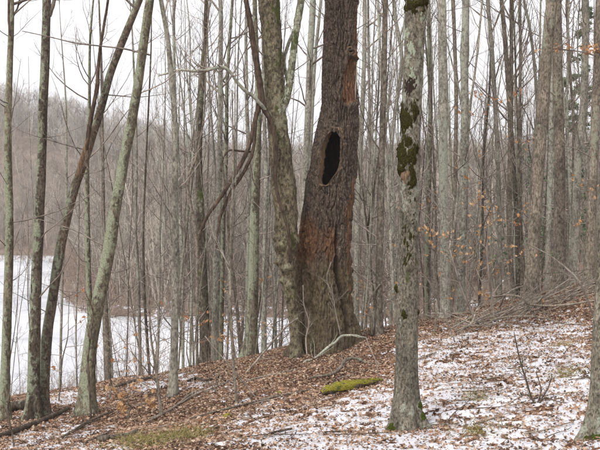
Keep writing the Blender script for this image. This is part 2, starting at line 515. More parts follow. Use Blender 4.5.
MAT['needle'] = leaf_mat('needles', [(0.0, (72, 92, 64)), (0.5, (104, 124, 88)), (1.0, (140, 156, 118))], 0.2)

def ground_mat():
    s = NT('forest_floor', 0.95, 0.1)
    vo = s.n('ShaderNodeTexVoronoi'); vo.inputs['Scale'].default_value = 17; s.l(s.co((1, 1, 1)), vo.inputs['Vector'])
    sx = s.n('ShaderNodeSeparateColor'); s.l(vo.outputs['Color'], sx.inputs[0])
    col = s.ramp(sx.outputs[0], [(0, srgb(58, 44, 36)), (0.4, srgb(104, 78, 62)), (0.75, srgb(138, 102, 80)), (1, srgb(160, 132, 110))])
    col = s.mix(s.mr(s.noise(3.5, (1, 1, 1), 3), 0.4, 0.65, 0, 0.5), col, srgb(72, 56, 46))
    # away from the slope: dull brush-brown floor with patches of old snow
    sp = s.n('ShaderNodeSeparateXYZ'); s.l(s.tc.outputs['Object'], sp.inputs[0])
    far = s.mr(sp.outputs['Y'], 40, 70)
    fc = s.ramp(s.noise(0.35, (1, 1, 1), 5, 0.7), [(0.3, srgb(112, 97, 86)), (0.7, srgb(150, 133, 119))])
    col = s.mix(far, col, fc)
    sn = s.noise(0.9, (1, 0.6, 1), 5, 0.7)
    snow_f = s.math('MULTIPLY', s.mr(sn, 0.56, 0.61), s.math('MULTIPLY', s.mr(sp.outputs['Y'], 20, 24), s.mr(sp.outputs['Y'], 66, 110, 1.0, 0.0)))
    col = s.mix(snow_f, col, (0.76, 0.76, 0.80, 1))
    s.bump(vo.outputs['Distance'], 0.7, 0.03)
    return s.done(col)
MAT['ground'] = ground_mat()

def snow_mat(name, grey=0.0):
    s = NT(name, 0.65, 0.25)
    c = s.mix(s.mr(s.noise(2.0, (1, 1, 1), 4), 0.3, 0.7), (0.58, 0.575, 0.605, 1), (0.69, 0.685, 0.71, 1))
    s.b.inputs['Subsurface Weight'].default_value = 0.0
    s.bump(s.noise(35, (1, 1, 1), 4, 0.6), 0.35, 0.015)
    return s.done(c)
MAT['snow'] = snow_mat('snow')
def ice_mat():
    s = NT('snow_on_ice', 0.6, 0.25)
    c = s.mix(s.mr(s.noise(0.12, (1, 0.4, 1), 5, 0.65), 0.35, 0.65), (0.54, 0.55, 0.58, 1), (0.74, 0.74, 0.76, 1))
    c = s.mix(s.mr(s.noise(0.5, (1, 0.35, 1), 5, 0.75), 0.61, 0.70, 0, 0.55), c, srgb(150, 136, 122))
    c = s.mix(s.mr(s.noise(0.22, (1, 0.45, 1), 6, 0.7, 1.5), 0.5, 0.62, 0, 0.6), c, (0.40, 0.41, 0.44, 1))
    s.bump(s.noise(1.2, (1, 0.5, 1), 4), 0.3, 0.05)
    return s.done(c)
MAT['ice'] = ice_mat()

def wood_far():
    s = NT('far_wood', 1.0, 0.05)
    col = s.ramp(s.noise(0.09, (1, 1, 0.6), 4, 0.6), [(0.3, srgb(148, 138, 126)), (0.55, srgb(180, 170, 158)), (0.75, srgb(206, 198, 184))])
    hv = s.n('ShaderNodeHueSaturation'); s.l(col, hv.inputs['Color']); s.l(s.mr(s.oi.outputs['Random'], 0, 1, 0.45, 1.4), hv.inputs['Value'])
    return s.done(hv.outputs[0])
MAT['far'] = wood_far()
MAT['shrub'] = bark('shrub_bark', (124, 108, 97), (178, 159, 143), 0, vary=0.2, fine=8, bump=0.1)
# ------------------------------------------------------------------ ground, pond, snow
def spaced(a, b, step, out, ratio=1.09):
    mid = np.arange(a, b + 1e-6, step)
    lo, hi = [], []
    s, v = step, a
    while v > -out: s *= ratio; v -= s; lo.append(v)
    s, v = step, b
    while v < out: s *= ratio; v += s; hi.append(v)
    return np.concatenate([lo[::-1], mid, hi])
gxs = spaced(-6.5, 8.0, 0.085, 420)
gys = spaced(5.5, 20.0, 0.085, 520)
gys = gys[gys > -60]
GX, GY = np.meshgrid(gxs, gys)
GZ = terrain(GX, GY)
ground = mesh_obj('ground', np.stack([GX, GY, GZ], -1), grid_faces(len(gys), len(gxs), False), MAT['ground'])
tag(ground, 'leaf strewn woodland slope falling away to the left', 'ground', kind='structure')

ix = np.linspace(-135, 12, 90); iy = np.linspace(26, 208, 110)
IX, IY = np.meshgrid(ix, iy)
IZ = ICE + 0.02 * fbm(np.stack([IX, IY, 0 * IX], -1) * 0.15, 3)
ifc = grid_faces(len(iy), len(ix), False)
cx = IX.ravel()[ifc].mean(1); cy = IY.ravel()[ifc].mean(1)
ifc = ifc[poly_sd(cx, cy, POND) < 2.5]
iv, ifc, _ = compact(np.stack([IX, IY, IZ], -1).reshape(-1, 3), ifc)
tag(mesh_obj('frozen_pond', iv, ifc, MAT['ice']), 'snow covered frozen pond below the slope', 'pond', kind='structure')

# how much snow lies where, on the slope in front
SNOW_SPOTS = [(540,400,90,60,.62),(440,400,60,40,.55),(380,440,80,22,.6),(480,350,70,22,.35),(300,440,90,18,.42),(360,410,40,18,.45),
              (60,440,70,16,.42),(75,398,40,12,.5),(190,388,40,9,.35),(260,415,50,14,.28),(560,330,50,12,.3),(590,420,60,50,.5),(420,350,25,10,.3),
              (20,410,25,10,.4),(140,385,25,6,.4),(180,376,20,5,.4)]
def snow_amount(x, y, z):
    px, py = proj(np.stack([x, y, z], -1))
    d = np.full(np.shape(x), 0.2)
    for (a, b, sx, sy, v) in SNOW_SPOTS:
        g = np.exp(-(((px - a) / sx) ** 2 + ((py - b) / sy) ** 2))
        d = d + v * g * 0.8
    d = np.where(np.abs(px - 300) > 310, 0.42, d)
    return np.clip(d, 0, 0.56)
def snow_mask(x, y, z):
    p = np.stack([x + 0.35 * y, y * 0.8, 0 * x], -1)
    n = 0.45 * perlin(p * 1.3) + 0.5 * perlin(p * 4.2 + 9) + 0.8 * perlin(p * 9.0 + 31) + 0.75 * perlin(p * 19 + 77)
    return n * 0.85 - 0.06 + (snow_amount(x, y, z) - 0.46) * 2.3
sxs = np.arange(-6.8, 8.2, 0.036); sys_ = np.concatenate([np.arange(5.6, 12, 0.034), np.arange(12, 20.5, 0.06)])
SX, SY = np.meshgrid(sxs, sys_)
inside = np.abs(SX) < 0.33 * SY + 1.2
SG = terrain(SX, SY)
# the ground sheet is coarser than this one: use its own triangles' heights through interpolation of its grid
def ground_z(x, y):
    i = np.clip(np.searchsorted(gxs, x) - 1, 0, len(gxs) - 2); j = np.clip(np.searchsorted(gys, y) - 1, 0, len(gys) - 2)
    u = (x - gxs[i]) / (gxs[i+1] - gxs[i]); v = (y - gys[j]) / (gys[j+1] - gys[j])
    return (GZ[j, i] * (1-u) + GZ[j, i+1] * u) * (1-v) + (GZ[j+1, i] * (1-u) + GZ[j+1, i+1] * u) * v
SM = snow_mask(SX, SY, SG)
SZ = ground_z(SX, SY) + np.clip(SM * 0.045, -0.05, 0.013) + 0.003
sf = grid_faces(len(sys_), len(sxs), False)
keep = (SM.ravel()[sf].max(1) > -0.12) & inside.ravel()[sf].all(1)
sv, sf, _ = compact(np.stack([SX, SY, SZ], -1).reshape(-1, 3), sf[keep])
tag(mesh_obj('snow_cover', sv, sf, MAT['snow']), 'thin patchy snow lying between fallen leaves on the slope', 'snow', kind='structure')

# ------------------------------------------------------------------ fallen leaves
LEAF_A = np.array([[0,-.5,0],[-.28,-.22,.07],[-.33,.1,.1],[0,.5,.02],[.33,.1,.1],[.28,-.22,.07],[0,-.2,-.02],[0,.12,-.03]])
LA_T = np.array([[0,6,1],[2,7,3],[0,5,6],[4,3,7]]); LA_Q = np.array([[1,6,7,2],[5,4,7,6]])
LEAF_B = np.array([[0,-.5,0],[-.34,.02,.1],[0,.5,.03],[.34,.02,.1],[0,.02,-.03]])
LB_T = np.array([[0,4,1],[1,4,2],[0,3,4],[4,3,2]])
def leaves(acc, P, size, rng, tmpl=LEAF_B, T=LB_T, Q=None, tilt=0.5, normal=None, tint=None, curl=(0.2, 1.6), axis=None):
    n = len(P)
    N = np.array([[0, 0, 1.]]) + tilt * rng.normal(size=(n, 3)) if normal is None else normal + tilt * rng.normal(size=(n, 3))
    N = norm(N)
    A = norm(rng.normal(size=(n, 3))) if axis is None else axis
    A = norm(A - (A * N).sum(1, keepdims=True) * N); B = np.cross(A, N)
    L = tmpl[None] * np.stack([rng.uniform(.75, 1.25, n), np.ones(n), rng.uniform(*curl, n)], -1)[:, None]
    L = L + np.stack([0 * L[..., 0], 0 * L[..., 0], (L[..., 1] ** 2) * rng.uniform(-.7, 1.1, n)[:, None]], -1)
    V = P[:, None] + size[:, None, None] * (L[..., :1] * B[:, None] + L[..., 1:2] * A[:, None] + L[..., 2:3] * N[:, None])
    off = (np.arange(n) * len(tmpl))[:, None, None]
    fs = [(T[None] + off).reshape(-1, 3)]
    if Q is not None: fs.append((Q[None] + off).reshape(-1, 4))
    t = rng.beta(1.6, 1.6, n) if tint is None else tint
    acc.add(V, fs, np.repeat(t, len(tmpl)))

rng = np.random.default_rng(21)
N0 = 350000
yy = np.sqrt(rng.uniform(5.6 ** 2, 21 ** 2, N0)); xx = rng.uniform(-1, 1, N0) * (0.33 * yy + 1.2)
zz = ground_z(xx, yy)
amt = snow_amount(xx, yy, zz); msk = snow_mask(xx, yy, zz)
clump = perlin(np.stack([xx, yy, 0 * xx], -1) * 3.0 + 50)
keep = rng.uniform(size=N0) < np.where(msk > 0, 0.66 - 0.22 * (amt / 0.56) + 0.45 * clump, 0.72)
xx, yy, zz, msk = xx[keep], yy[keep], zz[keep], msk[keep]
zz = zz + np.clip(msk * 0.055, 0, 0.022) + rng.uniform(0.002, 0.022, len(xx))
P = np.stack([xx, yy, zz], -1); sz = rng.uniform(0.02, 0.04, len(xx)) * rng.choice([0.6, 0.85, 1.2], len(xx)) * np.where(msk > 0, .85, 1.08)
acc = Acc(); near = yy < 7.8
tn = np.clip(rng.beta(1.15, 1.3, len(xx)) + 0.25 * perlin(P * 1.2), 0, 1)
leaves(acc, P[near], sz[near] * 1.1, rng, LEAF_B, LB_T, None, 0.5, tint=tn[near])
LEAF_C = np.array([[0,-.5,0],[-.36,.05,.12],[0,.5,.02],[.36,.02,.12]]); LC_T = np.array([[0,2,1],[0,3,2]])
leaves(acc, P[~near], sz[~near] * 1.15, rng, LEAF_C, LC_T, None, 0.5, tint=tn[~near])
tag(acc.obj('leaf_litter', MAT['litter']), 'brown and tan fallen leaves scattered over the snowy slope', 'leaves', kind='stuff')

# ------------------------------------------------------------------ trunks
def tree_path(pts, d, total=None, extra_top=True, base_vis=False, seed=0):
    """picture points (px, py, width px), bottom first, at depth d -> world path, radii"""
    P = np.array([pt(a, b, d) for a, b, w in pts]); R = np.array([w / 2 / F * d for a, b, w in pts])
    r = np.random.default_rng(seed + 900)
    g = th(P[0, 0], d)
    if P[0, 2] > g - 0.02:                       # goes on down to the ground, out of sight
        dirn = P[0] - P[1]; dirn = dirn / max(-dirn[2], 1e-3)
        dirn[:2] *= 0.5
        b = P[0] + dirn * (P[0, 2] - g + 0.25)
        k = max(1, int((P[0, 2] - g) / 1.2))
        add = [P[0] + (b - P[0]) * (q / k) for q in range(k, 0, -1)]
        P = np.concatenate([add, P]); R = np.concatenate([[R[0] * (1 + 0.12 * q / k) for q in range(k, 0, -1)], R])
    else:
        P = np.concatenate([[P[0] - (0, 0, 0.3)], P]); R = np.concatenate([[R[0] * 1.1], R])
    base = np.array([P[0, 0], d, P[0, 2]])
    if total:
        h = P[-1, 2] - P[0, 2]
        rest = total - h
        if rest > 0.6:
            dirn = norm((P[-1] - P[-2])[None])[0]; dirn = norm((dirn + [0, 0, 0.6])[None])[0]
            k = max(2, int(rest / 1.5)); r0 = R[-1]
            q = P[-1].copy()
            ext, er = [], []
            for i in range(k):
                dirn = norm((dirn + 0.05 * r.normal(size=3))[None])[0]
                q = q + dirn * rest / k; ext.append(q.copy()); er.append(r0 * (1 - 0.9 * (i + 1) / k))
            P = np.concatenate([P, ext]); R = np.concatenate([R, er])
    P[:, 1] += 0.03 * np.cumsum(r.normal(size=len(P))) * np.linspace(0, 1, len(P))
    return P, R, base

def rough_disp(seed, amp=0.07, flare=0.5, fh=0.16, base_z=0.0, scale=6.0, lobes=4):
    def f(V, r, tht, C):
        h = np.maximum(C[:, 2] - base_z, 0)[:, None]
        s = np.array([scale, scale, scale * 0.35])
        q = amp * r * fbm(V * s + seed * 7.7, 2)
        fl = flare * np.exp(-h / fh) * r * (0.7 + 0.5 * np.cos(lobes * tht + seed) + 0.3 * np.cos(2 * tht + seed * 2))
        return q + fl
    return f

TREES = 0
def plain_tree(name, label, pts, d, bark_key='grey', total=13, nt=10, ds=0.18, n1=14, zlo=0.55, L=2.2, twig='twig',
               group=None, low=8, seed=None, flare=0.75, n2=3.5, n3=2.5, elev=(20, 65), cat='tree', minr=0.003, amp=0.07, parts=True):
    global TREES
    TREES += 1
    seed = TREES if seed is None else seed
    rg = np.random.default_rng(seed + 4000)
    P, R, base = tree_path(pts, d, total, seed=seed)
    C, Rr, ss = resample(P, R, ds)
    gz = th(base[0], base[1])
    root = empty(name, (base[0], base[1], gz))
    V, Fc = solid_tube(C, Rr, nt, rough_disp(seed, amp, flare, 0.14 + Rr[0], gz))
    o = tuple(root.location)
    mesh_obj('trunk', V, Fc, MAT[bark_key], root, origin=o)
    if n1:
        a = crown(C, Rr, rg, n1, zlo, 0.99, L, elev, n2, n3, minr=minr)
        if low:
            b = crown(C, Rr, rg, low, 0.15, zlo, L * 0.7, (-5, 52), 2.6, 2.0, minr=minr * 0.8, rk=.0075)
            for q, f in zip(b.V, b.Q): pass
            a.V += b.V; a.Q += [f + a.n for f in b.Q]; a.n += b.n
        a.obj('crown', MAT[twig], root, origin=o)
    tag(root, label, cat, group)
    return root, C, Rr, o
# ------------------------------------------------------------------ the hollow dead trunk
def hollow_snag():
    d = march(328, 349)
    prof = [(0,325,358.5),(50,323.5,357.5),(100,321.5,358),(125,318.5,358.5),(150,312.5,357.5),(175,308.5,356.5),(200,304,355),(225,299.5,353.5),
            (250,296.5,353),(280,295.5,353.5),(310,295.5,355),(335,294,358),(352,290,361)]
    prof = prof[::-1]
    P = [pt((a + b) / 2, y, d) for y, a, b in prof]; R = [(b - a) / 2 / F * d - .034 for y, a, b in prof]
    gz = th(P[0][0], d)
    P = [P[0] - np.array([0, 0, 0.5])] + P; R = [R[0] * 1.1] + R
    top = P[-1]
    for k, (dx, dz) in enumerate([(0.03, 0.9), (0.05, 1.9), (0.06, 2.7)]):
        P.append(top + np.array([dx, 0.02 * k, dz])); R.append(R[len(prof)] * (0.98 - 0.04 * k))
    C, Rr, ss = resample(P, R, 0.016)
    u = np.arange(196) / 196 * 2 * pi
    tht = u - 0.42 * np.sin(u + pi / 2)          # more columns on the side that shows most relief
    HOLE = [(331,132.5),(335.5,133),(338.8,138),(339.2,150),(338.8,163),(336.5,171),(332,177),(327,184.5),(321,184),(319.5,178.5),(321.2,168),(321.5,156),(323.5,144),(327,136)]
    HOLE = [(330 + (x - 330) * 1.16, 158 + (y - 158) * 1.04) for x, y in HOLE]
    SCAR1 = [(349,58),(355,60),(356.5,84),(355,101),(348,105),(343,102),(342.5,85),(343.5,72)]
    SCAR2 = [(353,178),(356,178),(355.5,225),(354,300),(350,302),(348,270),(347,235),(345.5,215),(349,196)]
    SCAR3 = [(356,5),(360,5),(361,58),(354,58),(354.5,30)]
    CRACK = [(336,225),(338,238),(337,256),(339,270),(343,285),(347,305),(349,334),(345.5,334),(342,306),(336.5,286),(334,270),(334.5,240)]
    CRACK2 = [(307,272),(311,274),(314,284),(312,300),(315,318),(311,322),(307,305),(309,290)]
    def disp(V, r, t, Cc):
        px, py = proj(V)
        fr = np.sin(t) < 0.15
        p = V * np.array([21, 21, 3.4])
        wob = 0.6 * perlin(V * np.array([9, 9, 5]))
        rid = sstep(.02, .26, np.abs(perlin(p + wob[..., None]))) * 1.3 - .5
        rid2 = sstep(.02, .3, np.abs(perlin(V * np.array([48, 48, 16]) + 8 + wob[..., None])))
        low = sstep(215, 265, py)
        q = (0.032 * rid + 0.013 * rid2) * (1 - 0.3 * low)
        q = q + 0.03 * perlin(V * 2.2 + 4) + low * (0.04 * fbm(V * np.array([5.5, 5.5, 2.2]) + 2, 3)) + low * 0.03 * fbm(V * np.array([17, 17, 5]), 3)
        # roots
        h = np.maximum(Cc[:, 2] - gz, 0)[:, None]
        q = q + 0.16 * np.exp(-h / 0.28) * (0.5 + 0.6 * np.cos(5 * t + 0.8))
        # swelling round the hole, sunken scars and cracks
        sd = poly_sd(px, py, HOLE)
        q = q + np.where(fr, 0.035 * np.exp(-(np.maximum(sd, 0) / 7) ** 2), 0)
        for S, dep, w in ((SCAR1, .05, 2.5), (SCAR2, .05, 2.5), (SCAR3, .03, 2), (CRACK, .2, 1.6), (CRACK2, .07, 2)):
            s = poly_sd(px, py, S)
            q = q - np.where(fr, dep * sstep(1.0, -w, s), 0)
        # knot above the upper scar
        kd = np.hypot(px - 349.5, py - 53)
        q = q + np.where(fr, 0.03 * np.exp(-((kd - 3.4) / 1.3) ** 2) - 0.05 * sstep(2.6, 1.2, kd), 0)
        # bark folding over the top of the scar
        s = poly_sd(px, py, SCAR1)
        q = q + np.where(fr, 0.025 * np.exp(-((s - 2.5) / 2.0) ** 2), 0)
        return q
    V, D = tube_grid(C, Rr, 196, disp, tht)
    nz, nt = len(C), 196
    # jagged broken top
    zc = 0.35 * perlin(np.stack([np.cos(tht) * 1.5, np.sin(tht) * 1.5, 0 * tht], -1)) + 0.2 * perlin(np.stack([np.cos(tht) * 5, np.sin(tht) * 5, 0 * tht + 4], -1))
    V[-40:, :, 2] += (np.linspace(0, 1, 40) ** 2)[:, None] * zc[None]
    px, py = proj(V); fr = (np.sin(tht) < 0.15)[None] & np.ones_like(px, bool)
    nz_ = fbm(V * np.array([14, 14, 7]), 3)
    sdh = np.where(fr, poly_sd(px, py, HOLE), 99)
    rotm = np.exp(-(((px - 306) / 15) ** 2 + ((py - 240) / 30) ** 2)) * 1.05 + 0.75 * np.exp(-(((px - 331) / 7) ** 2 + ((py - 245) / 25) ** 2)) + 0.45 * np.exp(-(((px - 350) / 5) ** 2 + ((py - 240) / 60) ** 2))
    rotm = np.where(fr, np.clip(rotm, 0, 0.9), 0.1) + 0.16 * sstep(190, 300, py)
    mossm = 0.56 * sstep(214, 280, py) + 0.1 * (1 - sstep(60, 140, py)) * 0
    at = {'rot': rotm, 'moss': mossm}
    f = grid_faces(nz, nt)
    ff = lambda a: a.ravel()[f].mean(1)
    hole = ff(sdh) < 0
    scar = np.zeros(len(f), int)
    for i, S in enumerate((SCAR1, SCAR2, SCAR3)):
        s = ff(np.where(fr, poly_sd(px, py, S), 99)) + 2.6 * ff(nz_)
        scar[(s < 0) & ~hole] = i + 1
    gz0 = np.array([C[0, 0], d, gz])
    root = empty('hollow_dead_tree', gz0)
    Vf = V.reshape(-1, 3)
    def sub(nm, mask, mat, smooth=True):
        v, g, used = compact(Vf, f[mask])
        return mesh_obj(nm, v, g, mat, root, smooth, {k: a.ravel()[used] for k, a in at.items()}, gz0)
    sub('trunk', (scar == 0) & ~hole, MAT['snag'])
    tag(sub('bare_wood_scar', scar == 1, MAT['scar']), 'reddish bare wood scar below the knot')
    tag(sub('bare_wood_scar', scar == 2, MAT['scar']), 'long rust red strip of bare wood on the right flank')
    tag(sub('bare_wood_strip', scar == 3, MAT['scar']), 'thin strip of bare wood high on the right edge')
    # pale splinter at the scar's outer edge
    a = np.array([pt(356.3, 62, d - 0.16), pt(356.6, 75, d - 0.16), pt(355.6, 88, d - 0.16), pt(355.2, 100, d - 0.16)])
    Cc, rr, _ = resample(a, [.004, .012, .014, .004], 0.03)
    v, g = solid_tube(Cc, rr, 7, lambda V, r, t, c: 0.25 * r * perlin(V * 30))
    mesh_obj('splinter', v, g, MAT['pale_wood'], root, origin=gz0)
    # the hollow inside: a closed chamber the opening leads into
    k0 = np.argmin(np.abs(C[:, 2] - pt(0, 200, d)[2])); k1 = np.argmin(np.abs(C[:, 2] - pt(0, 95, d)[2]))
    idx = np.arange(k0, k1, 4)
    env = np.sin(np.linspace(0.12, pi - 0.12, len(idx))) ** 0.35
    v, g = solid_tube(C[idx] + np.array([0, 0.03, 0]), Rr[idx] * 0.86 * env, 40, lambda V, r, t, c: 0.05 * r * fbm(V * np.array([12, 12, 4]), 2))
    # leave the chamber open towards the hole
    pxc, pyc = proj(v); sdc = np.where(v[:, 1] < np.mean(C[idx][:, 1]), poly_sd(pxc, pyc, HOLE), 99)
    g = [q[(sdc[q].mean(1) > 0.5)] for q in g]
    mesh_obj('hollow', v, g, MAT['rotten'], root, origin=gz0)
    # the lip of healed wood round the opening
    H = np.array(HOLE); t = np.linspace(0, len(H), 140, endpoint=False)
    Hc = catmull(np.concatenate([H[-1:], H, H[:2]]), t + 1)
    ctr = Hc.mean(0); tg = np.roll(Hc, -1, 0) - np.roll(Hc, 1, 0); nn = np.stack([tg[:, 1], -tg[:, 0]], 1); nn /= np.linalg.norm(nn, axis=1, keepdims=True)
    if ((Hc - ctr) * nn).sum() < 0: nn = -nn
    kk = np.array([np.argmin(np.abs(C[:, 2] - pt(0, y, d)[2])) for x, y in Hc])
    left = np.clip((332 - Hc[:, 0]) / 9, 0, 1) * 0.6 + np.clip((150 - Hc[:, 1]) / 14, 0, 1) * 0.7
    wd = np.maximum(0.35, 0.5 + 3.0 * np.clip(left, 0, 1) + 2.2 * fbm(np.stack([Hc[:, 0] * .25, Hc[:, 1] * .25, 0 * t], -1), 3))
    rows = []
    for off, hgt in ((1.15, -0.02), (0.85, 0.022), (0.45, 0.036), (0.15, 0.028), (-0.05, 0.0), (-0.08, -0.06), (-0.05, -0.14)):
        Q = Hc + nn * (wd * off + (0.4 if off < 0 else 0) * 0)[:, None]
        xw = (Q[:, 0] - 300) / F * d; zw = EYE - (Q[:, 1] - 225) / F * d
        rr = Rr[kk] + 0.03; dx = np.clip((xw - C[kk, 0]) / rr, -0.98, 0.98)
        ph = np.arcsin(dx)
        rad = rr + hgt * (0.6 + 0.4 * left) 
        rad = rad + 0.03 * fbm(np.stack([xw * 25, zw * 25, 0 * xw + off * 3], -1), 2)
        rows.append(np.stack([C[kk, 0] + rad * np.sin(ph), C[kk, 1] - rad * np.cos(ph), zw], -1))
    G = np.stack(rows)
    mesh_obj('hole_rim', G.reshape(-1, 3), grid_faces(len(rows), len(t)), MAT['tan'], root, origin=gz0)
    # knot ring
    a = np.linspace(0, 2 * pi, 19)[:-1]
    kx, kz = 349.5 + 3.1 * np.cos(a), 53 + 3.1 * np.sin(a)
    kc = np.array([pt(x, y, d) for x, y in zip(kx, kz)]); k = np.argmin(np.abs(C[:, 2] - kc[:, 2].mean()))
    dxx = kc[:, 0] - C[k, 0]; kc[:, 1] = C[k, 1] - np.sqrt(np.maximum((Rr[k] + 0.035) ** 2 - dxx ** 2, 0.01))
    kr = np.concatenate([kc, kc[:2]])
    Cc, rr, _ = resample(kr[:-1], np.full(len(kr) - 1, 0.016), 0.02)
    v, g = solid_tube(Cc, rr, 6)
    mesh_obj('knot_ring', v, g, MAT['tan'], root, origin=gz0)
    tag(root, 'thick dark dead tree with a tall black hole in its leaning trunk', 'dead tree')
    return C, Rr, d
SNAG_C, SNAG_R, SNAG_D = hollow_snag()

# ------------------------------------------------------------------ patches laid on a trunk (moss, scars)
def trunk_patch(name, V, D, blobs, mat, root, o, lift=0.02, nscale=25, label=None, rag=0.5):
    """cushion over the part of a trunk grid inside soft blobs (px, py, rx, ry)"""
    px, py = proj(V)
    fr = D[..., 1] < 0.45
    m = np.full(px.shape, -1.0)
    for a, b, rx, ry in blobs:
        m = np.maximum(m, 1 - np.hypot((px - a) / rx, (py - b) / ry))
    m = np.where(fr, m + rag * (0.9 * fbm(V * np.array([1, 1, .6]) * nscale * 0.7, 3) + 0.25 * fbm(V * nscale * 2.5, 2)) - (0.1 if name != 'moss_flecks' else 0.95), -1)
    W = V + D * (np.clip(m * 1.6, -0.35, 1)[..., None] * lift + 0.011 * perlin(V * nscale * 3.2)[..., None])
    nz, nt = px.shape
    f = grid_faces(nz, nt)
    k = m.ravel()[f].max(1) > -0.05
    if not k.any(): return None
    v, g, _ = compact(W.reshape(-1, 3), f[k])
    ob = mesh_obj(name, v, g, mat, root, origin=o)
    if label: ob['label'] = label
    if rag > 1: ob['kind'] = 'stuff'
    return ob

def detail_tree(name, label, pts, d, mat, total, nt, ds, disp, cat='tree'):
    P, R, base = tree_path(pts, d, total, seed=int(pts[0][0]))
    C, Rr, ss = resample(P, R, ds)
    gz = th(base[0], base[1]); root = empty(name, (base[0], base[1], gz)); o = tuple(root.location)
    V, D = tube_grid(C, Rr, nt, disp(gz))
    nz = len(C)
    W = np.concatenate([V.reshape(-1, 3), C[-1:]])
    j = np.arange(nt)
    cap = np.stack([np.full(nt, nz * nt), (nz-1)*nt + j, (nz-1)*nt + (j + 1) % nt], -1)
    mesh_obj('trunk', W, [grid_faces(nz, nt), cap], MAT[mat], root, origin=o)
    tag(root, label, cat)
    return root, C, Rr, V, D, o

# mossy front tree
def front_disp(gz):
    def f(V, r, t, C):
        h = np.maximum(C[:, 2] - gz, 0)[:, None]
        q = 0.05 * r * fbm(V * np.array([5, 5, 1.6]) + 3, 2) + 0.0035 * fbm(V * np.array([45, 45, 16]), 3)
        q = q + 0.8 * r * np.exp(-h / 0.15) * (0.45 + 0.5 * np.cos(4 * t + 0.5) + 0.25 * np.cos(7 * t + 2))
        px, py = proj(V)
        fr = np.sin(t) < 0.2
        for a, b, rx, ry, am in ((401,152,5,9,.02),(404,166,7,6,.018),(410,268,6,5,.012),(396,287,3,4,.02),(404,313,3,4,.015),(411,85,5,9,-.016),(412,345,3,3,.012),(405,357,2.5,3,.012),(413,375,2.5,3,.012)):
            q = q + np.where(fr, am * np.exp(-(((px - a) / rx) ** 2 + ((py - b) / ry) ** 2)), 0)
        return q
    return f
FT_PTS = [(408,431,30),(406.5,415,27.5),(406.5,400,26),(406.5,370,24),(407,337,23),(408,280,21.5),(408.8,226,21),(409.5,190,20.5),(410,165,20.5),(411.5,113,21),(414,60,21.5),(417,0,22.5),(419,-40,22),(423,-160,20)]
FT_PTS = [(a, b, w * .94) for a, b, w in FT_PTS]; FT_D = march(408, 431)
root, C, Rr, V, D, o = detail_tree('maple_tree', 'nearest grey trunk with dark moss clumps standing whole in the snowy foreground', FT_PTS, FT_D, 'front', 11, 72, 0.02, front_disp)
trunk_patch('moss_patch', V, D, [(408,117,8,13),(404,124,6,10),(414,108,4,7)], MAT['moss'], root, o, 0.016, 32, rag=1.15)
trunk_patch('moss_patch', V, D, [(404,160,8,16),(411,152,7,14),(413,178,4,12),(400,170,5,8)], MAT['moss'], root, o, 0.02, 32, rag=1.15)
trunk_patch('moss_patch', V, D, [(412,4,10,8),(424,2,8,7)], MAT['moss'], root, o, 0.02, 32, rag=1.15)
trunk_patch('moss_flecks', V, D, [(407,140,11,46)], MAT['moss'], root, o, 0.007, 36, rag=1.25)
trunk_patch('moss_flecks', V, D, [(408,240,11,60)], MAT['moss'], root, o, 0.006, 36, rag=1.05)
trunk_patch('moss_patch', V, D, [(391,429,6,7)], MAT['mossg'], root, o, 0.03, label='bright green moss tuft at the foot of the trunk')
for q in ([(420,405,3,4)],[(423,416,3,4)]): trunk_patch('moss_patch', V, D, q, MAT['mossg'], root, o, 0.012)
for q in ([(395,288,4,5)],[(404,315,3.5,5)],[(419,312,2.5,3)]): trunk_patch('moss_patch', V, D, q, MAT['moss'], root, o, 0.014)
trunk_patch('bark_wound', V, D, [(410,86,6,11)], MAT['rotten'], root, o, 0.006)
trunk_patch('bare_wood', V, D, [(404,176,3.5,6),(409,172,5,3.5),(413,182,2.5,7)], MAT['tan'], root, o, 0.014)
trunk_patch('bark_wound', V, D, [(411,268,4.5,4)], MAT['dark'], root, o, 0.01)
trunk_patch('bark_wound', V, D, [(404,356,2,2.5)], MAT['dark'], root, o, 0.008)
trunk_patch('bark_wound', V, D, [(404,380,2.4,2.6)], MAT['dark'], root, o, 0.008)
for q in ([(414,52,4.5,6),(411,46,3,4)],[(412,74,3.5,6)],[(424,17,3,6)],[(406,34,3,5)]): trunk_patch('lichen_patch', V, D, q, MAT['crust'], root, o, 0.003, rag=.8)
crown(C, Rr, np.random.default_rng(3), 12, 0.72, 0.99, 2.2).obj('crown', MAT['twig'], root, origin=o)

# tree cut by the right edge of the frame
RT_D = march(590, 441)
RT_PTS = [(598,441,27),(599,425,24),(600.5,400,22),(603,337,19),(606,280,18),(608,225,17.5),(612,150,17),(618,60,16.5),(622,0,16)]
root, C, Rr, V, D, o = detail_tree('maple_tree', 'grey trunk cut off by the right edge, green moss at its foot', RT_PTS, RT_D, 'front', 9, 48, 0.025, front_disp)
trunk_patch('moss_patch', V, D, [(591,440,9,7),(599,438,6,4)], MAT['mossg'], root, o, 0.02)
crown(C, Rr, np.random.default_rng(4), 10, 0.72, 0.99, 2.0).obj('crown', MAT['twig'], root, origin=o)

